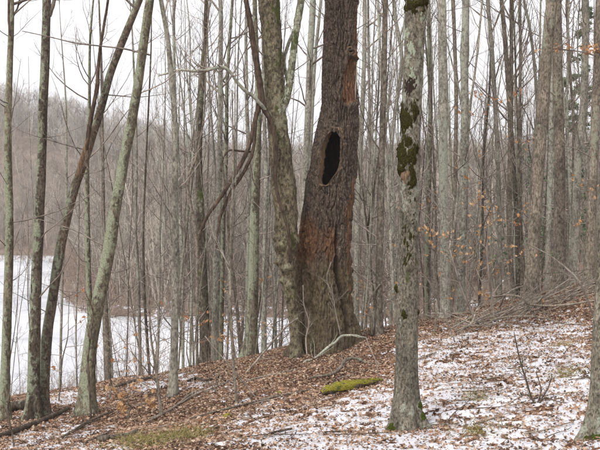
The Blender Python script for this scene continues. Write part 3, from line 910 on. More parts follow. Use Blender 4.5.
# mottled burled trunk against the hollow tree
M_D = SNAG_D - 0.55
M_PTS = [(297,357,13),(296,345,11.5),(294,320,11),(290.5,295,12.5),(287.5,275,15.5),(286,255,20),(286,235,24),(286,215,27),(284,190,28.5),(281,160,27),(278,130,25),(275.5,100,23.5),(272.5,50,23.5),(269,0,24.5),(266,-50,23)]
M_PTS = [(a, b, w * (.84 if b < 230 else .95)) for a, b, w in M_PTS]
def m_disp(gz):
    def f(V, r, t, C):
        h = np.maximum(C[:, 2] - gz, 0)[:, None]
        px, py = proj(V); fr = np.sin(t) < 0.4
        q = 0.11 * r * fbm(V * np.array([7, 7, 4]) + 3, 3) + 0.010 * fbm(V * np.array([30, 30, 16]), 3)
        q = q + 0.3 * r * np.exp(-h / 0.15) * (0.5 + 0.6 * np.cos(4 * t))
        for a, b, rr, am in ((281,246,4,.09),(279,262,3.5,.08),(287,268,4.5,.075),(276,238,3,.05),(291,250,4,.05),(283,225,4,.04),(296,240,4,.04),(280,281,2.5,.05),(290,285,3,.03)):
            q = q + np.where(fr, am * np.exp(-(((px - a) / rr) ** 2 + ((py - b) / rr) ** 2)), 0)
        return q
    return f
root, C, Rr, V, D, o = detail_tree('burled_tree', 'mottled olive brown trunk with knobby burls leaning against the hollow dead tree', M_PTS, M_D, 'mott', 13, 64, 0.022, m_disp)
a = [(278,116,7),(283,106,8),(287,97,7.5),(290,80,7),(293,55,7),(297,25,7.2),(301,0,7),(304,-40,6),(308,-120,5)]
Cc, rr, _ = resample([pt(x, y, M_D - 0.05 - 0.02 * k) for k, (x, y, w) in enumerate(a)], [w / 2 / F * M_D for x, y, w in a], 0.025)
v, g = solid_tube(Cc, rr, 18, lambda V, r, t, c: 0.2 * r * fbm(V * 18, 2))
tag(mesh_obj('limb', v, g, MAT['fork'], root, origin=o), 'steep limb crusted with pale lichen and yellow moss')
a = [(288,82,4),(284,62,3.5),(288,45,3.5),(294,30,3),(300,10,2.6),(304,-20,2)]
Cc, rr, _ = resample([pt(x, y, M_D + 0.25) for x, y, w in a], [w / 2 / F * M_D for x, y, w in a], 0.04)
v, g = solid_tube(Cc, rr, 8); mesh_obj('limb', v, g, MAT['pale'], root, origin=o)
# dead lichen branch reaching left
a = [(273,119,3.2),(264,108,3.4),(254,97,3.6),(247,92,3.8),(238,83,3.2),(229,71,3.2),(221,67,3.4),(208,70,3.2),(195,71,2.6),(180,70,2.2),(168,73,2.0),(158,76,1.3)]
Cc, rr, _ = resample([pt(x, y, M_D - 0.2 - 0.06 * k + (.2 if k == 0 else 0)) for k, (x, y, w) in enumerate(a)], [w / 2 / F * M_D for x, y, w in a], 0.03)
v, g = solid_tube(Cc, rr, 9, lambda V, r, t, c: 0.25 * r * fbm(V * 22, 2))
tag(mesh_obj('dead_branch', v, g, MAT['stickl'], root, origin=o), 'pale lichen covered dead branch reaching left')
acc = Acc(); rg = np.random.default_rng(8)
S, Dd, Ln, r = child(Cc[None, 25:], rr[None, 25:], 16, rg, 0.1, 1.2, 0.3)
P1, R1 = sprout(S, Dd, Ln, np.maximum(r, .004), 5, rg, 0.15, 0.05); acc.add(*batch_tubes(P1, R1, 4))
S, Dd, Ln, r = child(P1, R1, 34, rg); P2, R2 = sprout(S, Dd, Ln, r, 3, rg); acc.add(*batch_tubes(P2, R2, 3))
acc.obj('twigs', MAT['twig'], root, origin=o)
crown(C, Rr, np.random.default_rng(14), 14, 0.66, 0.99, 2.6).obj('crown', MAT['twig'], root, origin=o)
MOTT = (C, Rr)

# thick vine on that trunk
vr = empty('climbing_vine', (0, 0, 0))
V_D = M_D - 0.22
def stem(name, a, dd, mat, root, o, nt=9, ds=0.03, amp=0.18):
    n = len(a)
    Cc, rr, _ = resample([pt(q[0], q[1], dd + (q[3] if len(q) > 3 else 0)) for q in a], [q[2] / 2 / F * dd for q in a], ds)
    v, g = solid_tube(Cc, rr, nt, lambda V, r, t, c: amp * r * fbm(V * 14, 2))
    return mesh_obj(name, v, g, MAT[mat], root, origin=o), Cc, rr
vb = pt(290, 262, V_D); vr.location = vb; vo = tuple(vb)
stem('stem', [(238,-90,4.4),(243,-30,4.6),(246,0,5),(250,22,6),(253.5,45,6.2),(258,72,6.6),(261,92,6.4),(264,108,6.2),(269,118,5),(274,133,5,-.02),(275.5,155,4.6,-.03),(275,178,3.8,-.04),(278,196,3.6,-.05),(283,213,3.4,-.06),(288,229,3.2,-.04),(290,246,3.6,0),(290,262,3,.08)], V_D, 'vine', vr, vo)
stem('stem', [(261,92,5),(258,108,5),(254,125,4.6),(250,143,4.2,-.05),(243,160,4.2,-.1),(235,174,4.2,-.15),(226,189,4,-.2),(218,201,3.6,-.2),(210,212,3.4,-.2),(203,225,3,-.2),(199,240,2.4,-.2)], V_D, 'vine', vr, vo)
stem('stem', [(256,112,3.6),(255,130,3.6),(253,150,3.6,-.1),(247,166,3.4,-.1),(240,178,3.4,-.1),(232,190,3.4,-.1),(226,203,3.2,-.1),(221,215,3,-.1),(218,228,2.6,-.1),(216,250,2,-.1)], V_D, 'vine', vr, vo)
stem('stem', [(252,152,1.8),(240,151,2,-.1),(231,150,2,-.15),(226,153,1.8,-.2),(223,160,1.5,-.2),(221,172,1.2,-.2)], V_D, 'vine', vr, vo, 6)
tag(vr, 'thick reddish brown vine hanging on the burled trunk and forking to the left', 'vine')
# ------------------------------------------------------------------ the four trunks on the left
LD = march(35, 419)
r_, C_, R_, o_ = plain_tree('lichen_tree', 'slim greenish lichen trunk nearest the left edge', [(4,424,11),(5,380,9.5),(6.5,337,9),(8.5,280,8.5),(9.5,225,8),(8,160,7.5),(8.5,113,7),(9.5,60,6),(11.5,0,5.5)], march(4, 422), 'lichen', 10, 20, 0.04, 10, 0.55, 2.0, low=12)
r_, C_, R_, o_ = plain_tree('straight_tree', 'upright brown trunk second from the left edge, forked at the top', [(33,420,15),(33.5,395,12.5),(34.5,337,11.5),(36.5,280,11),(39,225,10),(41,180,9.5),(43,113,9.2),(45.5,60,8.6),(47,0,8.2),(47,-30,7)], LD, 'lean', 11, 24, 0.035, 10, 0.6, 2.0, low=5)
stem('limb', [(49,16,5),(52,8,4.2),(55,-2,3.6),(59,-20,3),(66,-60,2.4)], LD, 'brown', r_, o_)
r_, C_, R_, o_ = plain_tree('leaning_tree', 'strongly right leaning trunk with bare orange wood, rising from beside the upright brown trunk', [(42,417,12),(43,395,11),(46.5,340,10.5),(52,300,10),(58,260,9.5),(64,228,9.5),(73,190,9),(84,157,8.5),(92,130,8.2),(99,108,8),(108,75,7.6),(117,50,7.4),(127,25,7.2),(137,0,7),(147,-30,6)], march(42, 416), 'lean', 9, 22, 0.035, 9, 0.6, 1.8, low=7)
LN_D = march(42, 416)
tag(stem('dead_stem', [(86,150,4),(89,130,4.6),(92,113,4.4),(95.5,96,3.8),(97.5,84,4.6),(98,72,3.4),(100,50,3),(104,25,2.8),(108,0,2.4),(111,-30,1.5)], LN_D - 0.04, 'vine', r_, o_)[0], 'broken reddish dead stem beside the living trunk')
tag(stem('bare_wood', [(77,178,2.5),(80,166,4.5),(83,156,5),(86,145,3.5),(88,138,1.6)], LN_D - 0.1, 'scar' if 0 else 'tan', r_, o_)[0], 'strip of bare orange wood')
r_, C_, R_, o_ = plain_tree('leaning_lichen_tree', 'right leaning grey green lichen trunk, largest of the left group', [(86,415,18),(86.5,400,15),(89,360,14),(92,335,13.5),(99,300,13),(108,255,12.5),(113,225,12),(118,195,11),(125,155,10.5),(132,118,9.8),(137.5,85,9.2),(142.5,50,8.8),(147,20,8.4),(150,0,8.2),(155,-40,7)], march(86, 414), 'lichen', 10, 26, 0.035, 10, 0.6, 2.0, low=8)

T = plain_tree
# ------------------------------------------------------------------ trunks behind, left and centre
T('slender_tree', 'thin grey stem just right of the leaning trunk pair, in front of the pond', [(60,392,2.6),(61,330,2.6),(63,270,2.4),(66,225,2.2),(67,160,2),(66,100,1.6)], 17, 'grey', 8, 7, .2, 8, .35, 1.4)
T('slender_tree', 'thin twin stem half hidden behind the large leaning lichen trunk', [(93,395,6),(91,330,6),(89,280,5.6),(88,225,5),(88,170,4),(90,110,3.2),(91,40,2.4)], 19, 'lichen', 11, 9, .15, 10, .45, 1.8)
T('slender_tree', 'short grey trunk standing at the snow edge right of the large leaning trunk', [(109,388,8),(107,350,7),(105.5,310,6),(104,260,4.5),(104,200,3.6),(103,130,3),(102,60,2.4)], 19, 'brown', 10, 9, .15, 9, .45, 1.6)
T('slender_tree', 'hair thin stem left of the grey brown bank over the pond', [(77,390,1.8),(76,330,1.8),(78,270,1.6),(79,200,1.3)], 20, 'grey', 6, 5, .25, 6, .3, 1.1)
T('slender_tree', 'thin pale stem rising from the pond shore left of centre', [(140,385,3.4),(140,340,3.4),(138,270,3.2),(136,225,3),(137,150,2.6),(134,60,2)], 22, 'grey', 11, 7, .2, 9, .4, 1.8)
T('slender_tree', 'thin dark stem close right of the pale shore stem', [(150,382,3),(147,340,3),(144,290,2.8),(143,230,2.4),(146,150,2),(150,60,1.6)], 21, 'dark', 10, 7, .2, 9, .4, 1.6)
T('smooth_tree', 'smooth straight grey trunk left of centre, curving left at the top', [(173,398,8.5),(174,360,7.8),(175,300,7.6),(175.5,225,6.6),(175,160,6.2),(174,110,5.6),(171.5,80,5.4),(168,42,5),(164.5,20,4.6),(161,0,4.4),(157,-40,4)], march(173, 396), 'grey', 12, 14, .08, 12, .45, 2.2, low=5)
T('slender_tree', 'slim stem directly behind the smooth grey trunk', [(183,380,3),(183,300,3),(181,225,3),(178,150,3),(175,90,3),(174,0,2.6)], 24, 'pale', 12, 8, .2, 11, .4, 2)
T('rough_tree', 'dark rough trunk left of the hanging vine ends', [(205,376,11),(205,340,10.5),(203,290,10),(201,240,9.5),(200,200,8),(199,165,6.5),(200.5,113,5.4),(204,60,4.4),(206,0,3.6)], 20, 'dark', 11, 14, .08, 12, .5, 2.0, low=5)
T('crooked_tree', 'crooked thin stem bending around the dark rough trunk', [(197,380,3),(197,300,3),(197,245,3),(193,215,3.2),(188.5,195,3),(189,176,3),(195,160,2.4),(200,140,2),(204,113,1.8),(206,60,1.4)], 19.3, 'brown', 10, 8, .12, 9, .45, 1.8)
T('smooth_tree', 'grey green trunk right of the dark rough trunk', [(214,372,8.5),(215,337,8),(216.5,280,7.2),(218,225,6.4),(219.5,160,5.6),(220,100,5),(220.5,40,4.4),(220,0,4.2)], 20.5, 'pale', 13, 12, .1, 12, .45, 2.2, low=4)
T('slender_tree', 'lichen dotted slim trunk right of the grey green trunk', [(221,370,5.5),(221,337,5.2),(222,280,5),(223,225,4.8),(226,150,4.2),(227,80,3.6),(232,0,3)], 22, 'lichen', 12, 9, .14, 12, .42, 2)
T('sapling', 'thin dark sapling rooted in the leaves left of the hollow tree', [(237,405,3),(234,375,2.8),(232,340,2.6),(230,300,2.5),(229.5,260,2.4),(231,225,2.2),(233,160,1.8),(232,90,1.4)], march(237, 404), 'brown', 4.6, 8, .08, 10, .3, 1.0, low=4, minr=.0018)
T('sapling', 'thin left leaning sapling rooted in leaves below the smooth grey trunk', [(162,417,3),(159,395,2.8),(155,365,2.4),(151,335,2),(149,300,1.6),(147,260,1.2)], march(162, 416), 'brown', 2.6, 7, .08, 7, .3, .8, low=3, minr=.0018)
T('slender_tree', 'rough trunk with lichen on its left side, left of the burled tree', [(249,366,12),(251,337,11.5),(253,290,10.5),(254.5,225,9.5),(257,170,7.5),(258.5,120,6),(257,60,5),(255,0,4.4)], 18, 'lichen', 12, 14, .08, 12, .5, 2.2)
T('slender_tree', 'slim greenish trunk between the lichen sided trunk and the burls', [(264,360,5.6),(264,300,5.4),(265,240,5),(266,180,4.4),(264,110,4)], 20, 'pale', 12, 9, .14, 10, .5, 2)
T('slender_tree', 'slim mottled stem behind the vine fork', [(246,368,4),(247,300,4),(249,225,4),(249,160,4.4),(247,110,3.8),(246,40,3.2),(247,0,3)], 23, 'pale', 13, 8, .16, 12, .42, 2.1)
T('slender_tree', 'narrow leaning stem with tan leaves around it, left of the burled tree', [(241,362,4),(238,320,3.6),(234,280,3.2),(230,245,2.8),(226,200,2.2)], 21, 'brown', 9, 7, .16, 8, .4, 1.6)
T('pale_tree', 'pale lichen trunk seen between the burled tree and the hollow tree', [(301,300,6),(303,226,6),(306,160,6.2),(308,113,6.4),(310,60,6.4),(312,20,6.4),(313,0,6),(315,-40,5)], 22, 'pale', 13, 12, .1, 12, .5, 2.2)
T('slender_tree', 'thin stem against the sky just left of the hollow tree top', [(309,200,3),(312,120,3),(315,60,3.2),(319,20,3),(321,0,2.8)], 27, 'pale', 13, 8, .2, 10, .45, 2)
# right of the hollow tree
T('pale_tree', 'pale lichen stem touching the right side of the hollow tree', [(357,322,5),(356.5,280,5),(357.5,225,5),(360,160,5),(362,113,4.6),(364,60,4.2),(364.5,0,4)], 24, 'pale', 13, 9, .12, 12, .42, 2.2)
T('slender_tree', 'faint thin stem second right of the hollow tree', [(366,322,3),(367,270,3),(371,200,3),(370,140,3),(369,80,2.6),(368,0,2.2)], 27, 'grey', 13, 8, .2, 10, .42, 2)
T('spotted_tree', 'straight slim trunk with dark moss spots between the hollow tree and front tree', [(379,335,7.5),(379,300,7.2),(380,226,6.6),(381,180,6.4),(382.5,130,6.2),(384,80,5.8),(385,30,5.4),(385.5,0,5.2),(386,-50,4.6)], march(379, 334), 'brown', 12, 14, .07, 11, .5, 2.2, low=5)
T('slender_tree', 'slim right leaning stem passing behind the front tree top', [(391,318,3.4),(393,240,3.4),(393,190,3.4),(391.5,150,3.6),(395,113,3.6),(402,62,3.8),(396,20,3.8),(394,0,3.8)], 26, 'pale', 13, 8, .16, 11, .45, 2.2)
T('slender_tree', 'lichen speckled stem half behind the front tree', [(427,318,5),(427,270,5),(427.5,226,5),(429,170,4.8),(430,113,4.8),(429,60,4.4),(427.5,0,4)], 25, 'lichen', 13, 9, .14, 11, .45, 2.1)
T('pale_tree', 'straight pale lichen trunk right of the front tree', [(446,322,10),(445,280,9.6),(444.5,226,9.2),(443.5,170,9.2),(443.5,113,9.2),(443,60,8.8),(442.5,0,8.4),(442,-50,8)], 18, 'pale', 14, 16, .07, 11, .55, 2.2)
T('slender_tree', 'thin dark stem between two pale lichen trunks right of the front tree', [(452,312,4),(453,260,4),(454.5,200,4),(456,113,4),(455,60,3.8),(453,0,3.6)], 22, 'brown', 13, 8, .15, 11, .45, 2.1)
T('knotted_tree', 'pale mottled trunk with a dark knot near its top, right of the front tree', [(460,308,9),(461.5,260,8.6),(463,226,8.2),(464,160,8.2),(464.5,113,8),(464,70,8),(464,53,9.2),(465,30,7.6),(465.5,0,7.4),(466,-50,7)], 20, 'pale', 14, 14, .07, 11, .55, 2.2)
T('slender_tree', 'slim grey stem leaning left at the top, right of the knotted trunk', [(500,300,4.6),(499.5,226,4.4),(498,160,4.4),(496,113,4.4),(493,60,4.2),(490.5,25,4),(488.5,0,4)], 22, 'grey', 13, 9, .14, 12, .45, 2.2)
T('slender_tree', 'gently bowed grey stem, third slim stem left of the thick dark pair', [(513,298,5),(509,226,5),(510,160,5),(510,113,5),(506,52,4.6),(501,0,4.2)], 23, 'brown', 13, 9, .14, 12, .45, 2.2)
T('slender_tree', 'upright slim dark stem, second left of the thick dark pair', [(518,296,5),(517.5,226,5),(512,130,4),(511.5,60,3.6),(511,0,3.4)], 24, 'dark', 13, 9, .14, 12, .45, 2.2)
T('slender_tree', 'upright thin stem left of the thick dark pair', [(523,294,3.4),(521,226,3.4),(520,113,3.4),(520.5,50,3.2),(520,0,3)], 26, 'brown', 14, 8, .18, 12, .42, 2.2)
T('slender_tree', 'thin bowed stem bending left toward the top beside the thick dark trunk', [(538,200,3),(537.5,140,3),(537,100,3.2),(534,60,3.2),(529.5,25,3),(524,0,2.8)], 25, 'grey', 13, 8, .16, 11, .42, 2.2)
T('dark_tree', 'left of the thick dark pair near the right edge, wound near its top', [(531,296,13),(532,270,12.6),(534.5,226,12.2),(537.5,170,12),(541,125,11.8),(544,85,11.2),(546,50,11),(548,20,11),(550,0,10.4),(553,-50,9)], 16.8, 'brown', 13, 18, .06, 10, .6, 2.2, low=3)
T('dark_tree', 'right of the thick dark pair near the right edge', [(560,288,12),(559.5,226,11.4),(560,160,10.8),(558.5,113,10.4),(557.5,60,9.6),(556.5,0,8.6),(555,-50,8)], 18.2, 'brown', 13, 16, .07, 10, .6, 2.2, low=3)
T('pale_tree', 'pale lichen stem between the thick dark pair', [(547,292,5),(548.5,226,5.4),(550.5,160,5.6),(551,113,5.2),(552,60,4)], 21, 'pale', 13, 9, .14, 10, .5, 2)
T('slender_tree', 'thin stem just right of the thick dark pair', [(572,280,3),(573,200,3),(573,120,3),(570,80,3),(567,30,3),(566,0,2.8)], 23, 'brown', 13, 8, .16, 11, .42, 2.2)
T('pale_tree', 'grey trunk with lichen near the right edge in front of the green conifer', [(573,284,8.4),(574.5,250,8.2),(576,226,8),(578,165,7.8),(582,130,7.6),(585,100,7.6),(586.5,50,7.2),(587,0,7)], 20, 'grey', 13, 14, .07, 11, .5, 2.2)
BT = T('beech_tree', 'brown trunk beside the right edge carrying orange leaves on a high twig', [(588,284,10),(590,250,9.6),(591,226,9.4),(593,170,9.4),(595,113,9),(597,60,8.4),(599,0,8)], 17.5, 'brown', 12, 14, .07, 10, .55, 2.2)

# orange leaves on a high twig
br, bo = BT[0], BT[3]
o1, bc, brr = stem('leafy_twig', [(596,56,1.6),(582,52,1.3),(566,50,1.2),(552,48,1.1),(540,49,.8)], 17.3, 'twig', br, bo, 5, .05)
rg = np.random.default_rng(31); acc = Acc()
cl = [(538,49,3),(546,49,3),(551,46,4),(555,50,8),(559,48,7),(568,46,10),(571,47,7),(583,49,9),(587,50,9),(592,46,9),(596,49,12),(602,47,10),(608,48,10)]
Pp = np.concatenate([np.stack([pt(a + rg.normal() * 2.2, b + rg.normal() * 2.4, 17.3 + rg.normal() * .1) for _ in range(n)]) for a, b, n in cl])
leaves(acc, Pp, rg.uniform(.05, .085, len(Pp)), rg, LEAF_A, LA_T, LA_Q, .7, normal=np.array([[0, -.6, .3]]))
tag(acc.obj('leaves', MAT['orange'], br, origin=bo), 'bright orange leaves clinging to a bare twig')
acc = Acc(); S, Dd, Ln, r = child(bc[None], brr[None], 14, rg, .1, 1.2, .18); P1, R1 = sprout(S, Dd, Ln, np.full(len(S), .004), 4, rg); acc.add(*batch_tubes(P1, R1, 3)); acc.obj('twigs', MAT['twig'], br, origin=bo)

# ------------------------------------------------------------------ fillers: the rest of the wood, one by one
rg = np.random.default_rng(77)
REFS = [(9, 'the leftmost lichen trunk'), (39, 'the upright brown trunk'), (66, 'the thin leaning trunk'), (113, 'the big leaning trunk'), (175, 'the smooth grey trunk'), (201, 'the dark rough trunk'),
        (218, 'the grey green trunk'), (254, 'the lichen sided trunk'), (286, 'the burled tree'), (328, 'the hollow tree'), (380, 'the moss spotted trunk'), (409, 'the front tree'), (444, 'the straight pale trunk'),
        (463, 'the knotted trunk'), (499, 'the slim grey stem'), (534, 'the left dark trunk'), (560, 'the right dark trunk'), (576, 'the lichened grey trunk'), (591, 'the orange leaved trunk')]
TONE = {'grey': 'grey', 'brown': 'brown', 'pale': 'pale', 'lichen': 'lichen green', 'dark': 'dark'}
def where(px):
    a = [n for x, n in REFS if x <= px]; b = [n for x, n in REFS if x > px]
    if not a: return 'left of ' + b[0]
    if not b: return 'right of ' + a[-1]
    return 'between %s and %s' % (a[-1], b[0])
def zone(px, d, key, thick):
    l = '%s %s tree %s %s' % ('thin' if thick < .085 else 'slim', TONE[key], 'close behind,' if d < 32 else ('further back' if d < 62 else 'far back'), where(px))
    return l, 'background trees ' + where(px)
placed = 0
for i in range(900):
    if placed >= 175: break
    px = rg.choice([rg.uniform(85, 140), rg.uniform(140, 300), rg.uniform(355, 470), rg.uniform(470, 640)], p=[.12, .32, .24, .32])
    d = rg.uniform(20.5, 30) if rg.random() < .4 else rg.uniform(30, 84)
    if px < 140: d = rg.uniform(63, 88)
    if px < 140 and d < 62: continue
    x = (px - 300) / F * d
    if poly_sd(np.array([x]), np.array([d]), POND)[0] < 0.6: continue
    w = rg.uniform(.03, .085) if d < 32 else rg.uniform(.05, .13)
    wp = w / d * F
    lean = rg.normal() * .05 * F
    H = rg.uniform(10, 15) if d < 32 else rg.uniform(12, 19)
    gz = th(x, d); pb = 225 - (gz - EYE) / d * F
    hp = (H * .6) / d * F
    ln = rg.normal() * .07
    pts = [(px + ln * hp * t + rg.normal() * 1.7 * (t > 0), pb - hp * t, wp * (1 - .38 * t)) for t in (0, .25, .5, .75, 1)]
    key = rg.choice(['grey', 'brown', 'pale', 'lichen', 'dark'], p=[.36, .2, .3, .09, .05])
    near_ = d < 32; l, g = zone(px, d, key, w)
    LAST = T('slender_tree', l, pts, d, key, H, 7 if near_ else 5, .3 if near_ else .7, 15 if near_ else 17, .3, H * .2, group=g, low=9 if near_ else 3, n2=4.2, n3=2.3, minr=.003 if near_ else .0045, flare=.25)
    if i % 3 == 0:
        fr_, fC, fR, fo = LAST; k = int(rg.uniform(.18, .4) * len(fC)); a = rg.uniform(-1, 1) * .35
        q = [fC[k]]; dv = np.array([a, rg.normal() * .1, 1.0])
        for _ in range(5): dv = dv + [-.12 * a, 0, .1]; q.append(q[-1] + norm(dv[None])[0] * H * .11)
        fc, fr2, _ = resample(q, np.linspace(.8, .15, 6) * fR[k], .5); v, g = solid_tube(fc, fr2, 5); mesh_obj('fork', v, g, MAT[key], fr_, origin=fo)
        crown(fc, fr2, rg, 7, .4, .99, H * .15, n2=3, n3=2, minr=.004).obj('fork_crown', MAT['twig'], fr_, origin=fo)
    placed += 1

# thin saplings on the near bank, against the pond
for i in range(34):
    px = rg.uniform(2, 300) if i < 26 else rg.uniform(350, 400); d = rg.uniform(16.8, 26); x = (px - 300) / F * d
    H = rg.uniform(2.5, 6.5); gz = th(x, d); pb = 225 - (gz - EYE) / d * F; hp = H / d * F; ln = rg.normal() * .08; w = rg.uniform(.018, .04) / d * F
    pts = [(px + ln * hp * t + rg.normal() * 1.2 * (t > 0), pb - hp * t, w * (1 - .7 * t)) for t in (0, .25, .5, .75, 1)]
    T('sapling', 'hair thin sapling on the bank ' + where(px), pts, d, rg.choice(['grey', 'brown']), H, 5, .3, 7, .3, H * .2, group='thin saplings on the bank', low=2, n2=3, n3=1.5, minr=.0025, flare=.1, cat='sapling')

# ------------------------------------------------------------------ far wood on the hillside: one mass of bare crowns
def bare_template(k):
    rg = np.random.default_rng(500 + k); H = 13.0
    P, R, = sprout(np.zeros((1, 3)), np.array([[.05 * rg.normal(), .05 * rg.normal(), 1]]), np.array([H * .82]), np.array([.10]), 10, rg, .09, .1)
    C, Rr = P[0], R[0]
    A = crown(C, Rr, rg, 24, .2, .99, H * .3, (15, 65), 5, 3.2, up=.1, minr=.014, seg=(5, 3, 2))
    v, g = solid_tube(C, Rr, 6); A.add(v, g)
    me_o = A.obj('bare_tree_form', MAT['far']); COL.objects.unlink(me_o)
    return me_o
def scatter(name, pts, scale, rotz, forms, mat):
    """one object whose geometry nodes set tree forms on its points"""
    me = bpy.data.meshes.new(name); me.from_pydata([tuple(p) for p in pts], [], []); 
    a = me.attributes.new('size', 'FLOAT', 'POINT'); a.data.foreach_set('value', np.asarray(scale, np.float32))
    a = me.attributes.new('turn', 'FLOAT', 'POINT'); a.data.foreach_set('value', np.asarray(rotz, np.float32))
    a = me.attributes.new('form', 'INT', 'POINT'); a.data.foreach_set('value', np.random.default_rng(1).integers(0, len(forms), len(pts)).astype(np.int32))
    me.materials.append(mat)
    ob = bpy.data.objects.new(name, me); COL.objects.link(ob)
    ng = bpy.data.node_groups.new(name, 'GeometryNodeTree')
    ng.interface.new_socket('Geometry', in_out='INPUT', socket_type='NodeSocketGeometry'); ng.interface.new_socket('Geometry', in_out='OUTPUT', socket_type='NodeSocketGeometry')
    N, L = ng.nodes, ng.links
    gi, go = N.new('NodeGroupInput'), N.new('NodeGroupOutput')
    g2i = N.new('GeometryNodeGeometryToInstance')
    for f in reversed(forms):
        oi = N.new('GeometryNodeObjectInfo'); oi.inputs['Object'].default_value = f; oi.inputs['As Instance'].default_value = True
        L.new(oi.outputs['Geometry'], g2i.inputs[0])
    iop = N.new('GeometryNodeInstanceOnPoints'); iop.inputs['Pick Instance'].default_value = True
    def at(n, ty):
        q = N.new('GeometryNodeInputNamedAttribute'); q.data_type = ty; q.inputs['Name'].default_value = n; return q.outputs[0]
    cx = N.new('ShaderNodeCombineXYZ'); L.new(at('turn', 'FLOAT'), cx.inputs[2])
    jn = N.new('GeometryNodeJoinGeometry')
    for f in reversed(forms):
        oi = N.new('GeometryNodeObjectInfo'); oi.inputs['Object'].default_value = f; oi.inputs['As Instance'].default_value = True
        L.new(oi.outputs['Geometry'], jn.inputs[0])
    N.remove(g2i)
    L.new(gi.outputs[0], iop.inputs['Points']); L.new(jn.outputs[0], iop.inputs['Instance'])
    L.new(at('form', 'INT'), iop.inputs['Instance Index']); L.new(cx.outputs[0], iop.inputs['Rotation']); L.new(at('size', 'FLOAT'), iop.inputs['Scale'])
    L.new(iop.outputs[0], go.inputs[0])
    md = ob.modifiers.new('scatter', 'NODES'); md.node_group = ng
    return ob
def far_wood():
    rg = np.random.default_rng(99); pts, sc = [], []
    while len(pts) < 6500:
        d = math.sqrt(rg.uniform(64 ** 2, 320 ** 2)) if rg.random() < .75 else rg.uniform(64, 130)
        px = rg.uniform(-90, 690); x = (px - 300) / F * d
        if poly_sd(np.array([x]), np.array([d]), POND)[0] < 1.5: continue
        pts.append((x, d)); sc.append(rg.choice([rg.uniform(.75, 1.25), rg.uniform(.25, .6)], p=[.6, .4]) * (1 if d > 85 else .75))
    S = np.array(pts); Z = terrain(S[:, 0], S[:, 1]) - .15
    return scatter('far_wood', np.stack([S[:, 0], S[:, 1], Z], -1), sc, rg.uniform(0, 6.28, len(pts)), [bare_template(k) for k in range(7)], MAT['far'])
tag(far_wood(), 'bare grey brown wood covering the hillside beyond the pond', 'wood', kind='stuff')

# tangled brush on the banks and shores
def shrub_template(k, far):
    rg = np.random.default_rng(700 + k); A = Acc(); n = 7
    B = np.zeros((n, 3)); B[:, :2] = rg.normal(size=(n, 2)) * .12
    D1 = np.array([[0, 0, 1.]]) + .45 * rg.normal(size=(n, 3)); D1[:, 2] = np.abs(D1[:, 2]) + .3
    f = 2.2 if far else 1
    P, R = sprout(B, D1, rg.uniform(1.2, 2.6, n), np.full(n, .009 * f), 7, rg, .16, .03); A.add(*batch_tubes(P, R, 4))
    S, Dd, L, r = child(P, R, 34, rg, .15, 1.0, .45); P2, R2 = sprout(S, Dd, L, np.full(34, .0045 * f), 4, rg, .2, .02); A.add(*batch_tubes(P2, R2, 3))
    S, Dd, L, r = child(P2, R2, 80, rg, .15, 1.0, .6); P3, R3 = sprout(S, Dd, L, np.full(80, .0028 * f), 3, rg, .2, .0); R3 = np.maximum(R3, .0018 * f); A.add(*batch_tubes(P3, R3, 3))
    o = A.obj('shrub_form', MAT['shrub']); COL.objects.unlink(o); return o
def brush(name, bands, seed, far):
    rg = np.random.default_rng(seed); S, sc = [], []
    for n, d0, d1, p0, p1_, s0, s1, lo, hi in bands:
        c = 0; tries = 0
        while c < n and tries < 60000:
            tries += 1
            d = rg.uniform(d0, d1); px = rg.uniform(p0, p1_); x = (px - 300) / F * d
            sd = poly_sd(np.array([x]), np.array([d]), POND)[0]
            if sd < lo or sd > hi: continue
            S.append((x, d)); sc.append(rg.uniform(s0, s1)); c += 1
    S = np.array(S); Z = np.maximum(terrain(S[:, 0], S[:, 1]), ICE) - .05
    return scatter(name, np.stack([S[:, 0], S[:, 1], Z], -1), sc, rg.uniform(0, 6.28, len(S)), [shrub_template(k + (10 if far else 0), far) for k in range(5)], MAT['shrub'])
tag(brush('bank_brush', [(70, 16.8, 31, 60, 360, .35, .8, .2, 99), (16, 15.5, 24, -15, 70, .25, .6, .2, 99), (150, 18.5, 58, 360, 650, .4, 1.0, .2, 99)], 123, False), 'tangled leafless brush on the bank between the nearer trunks', 'brush', kind='stuff')
tag(brush('shore_brush', [(420, 60, 110, 90, 640, .6, 1.7, -.4, 99), (420, 60, 200, 0, 120, .6, 1.4, -1.5, 8), (70, 150, 196, 0, 100, .3, .8, -30, -1), (2200, 70, 300, -40, 640, .8, 2.2, 2, 999)], 124, True), 'low brown brush along the pond shores and over the far hillside', 'brush', kind='stuff')

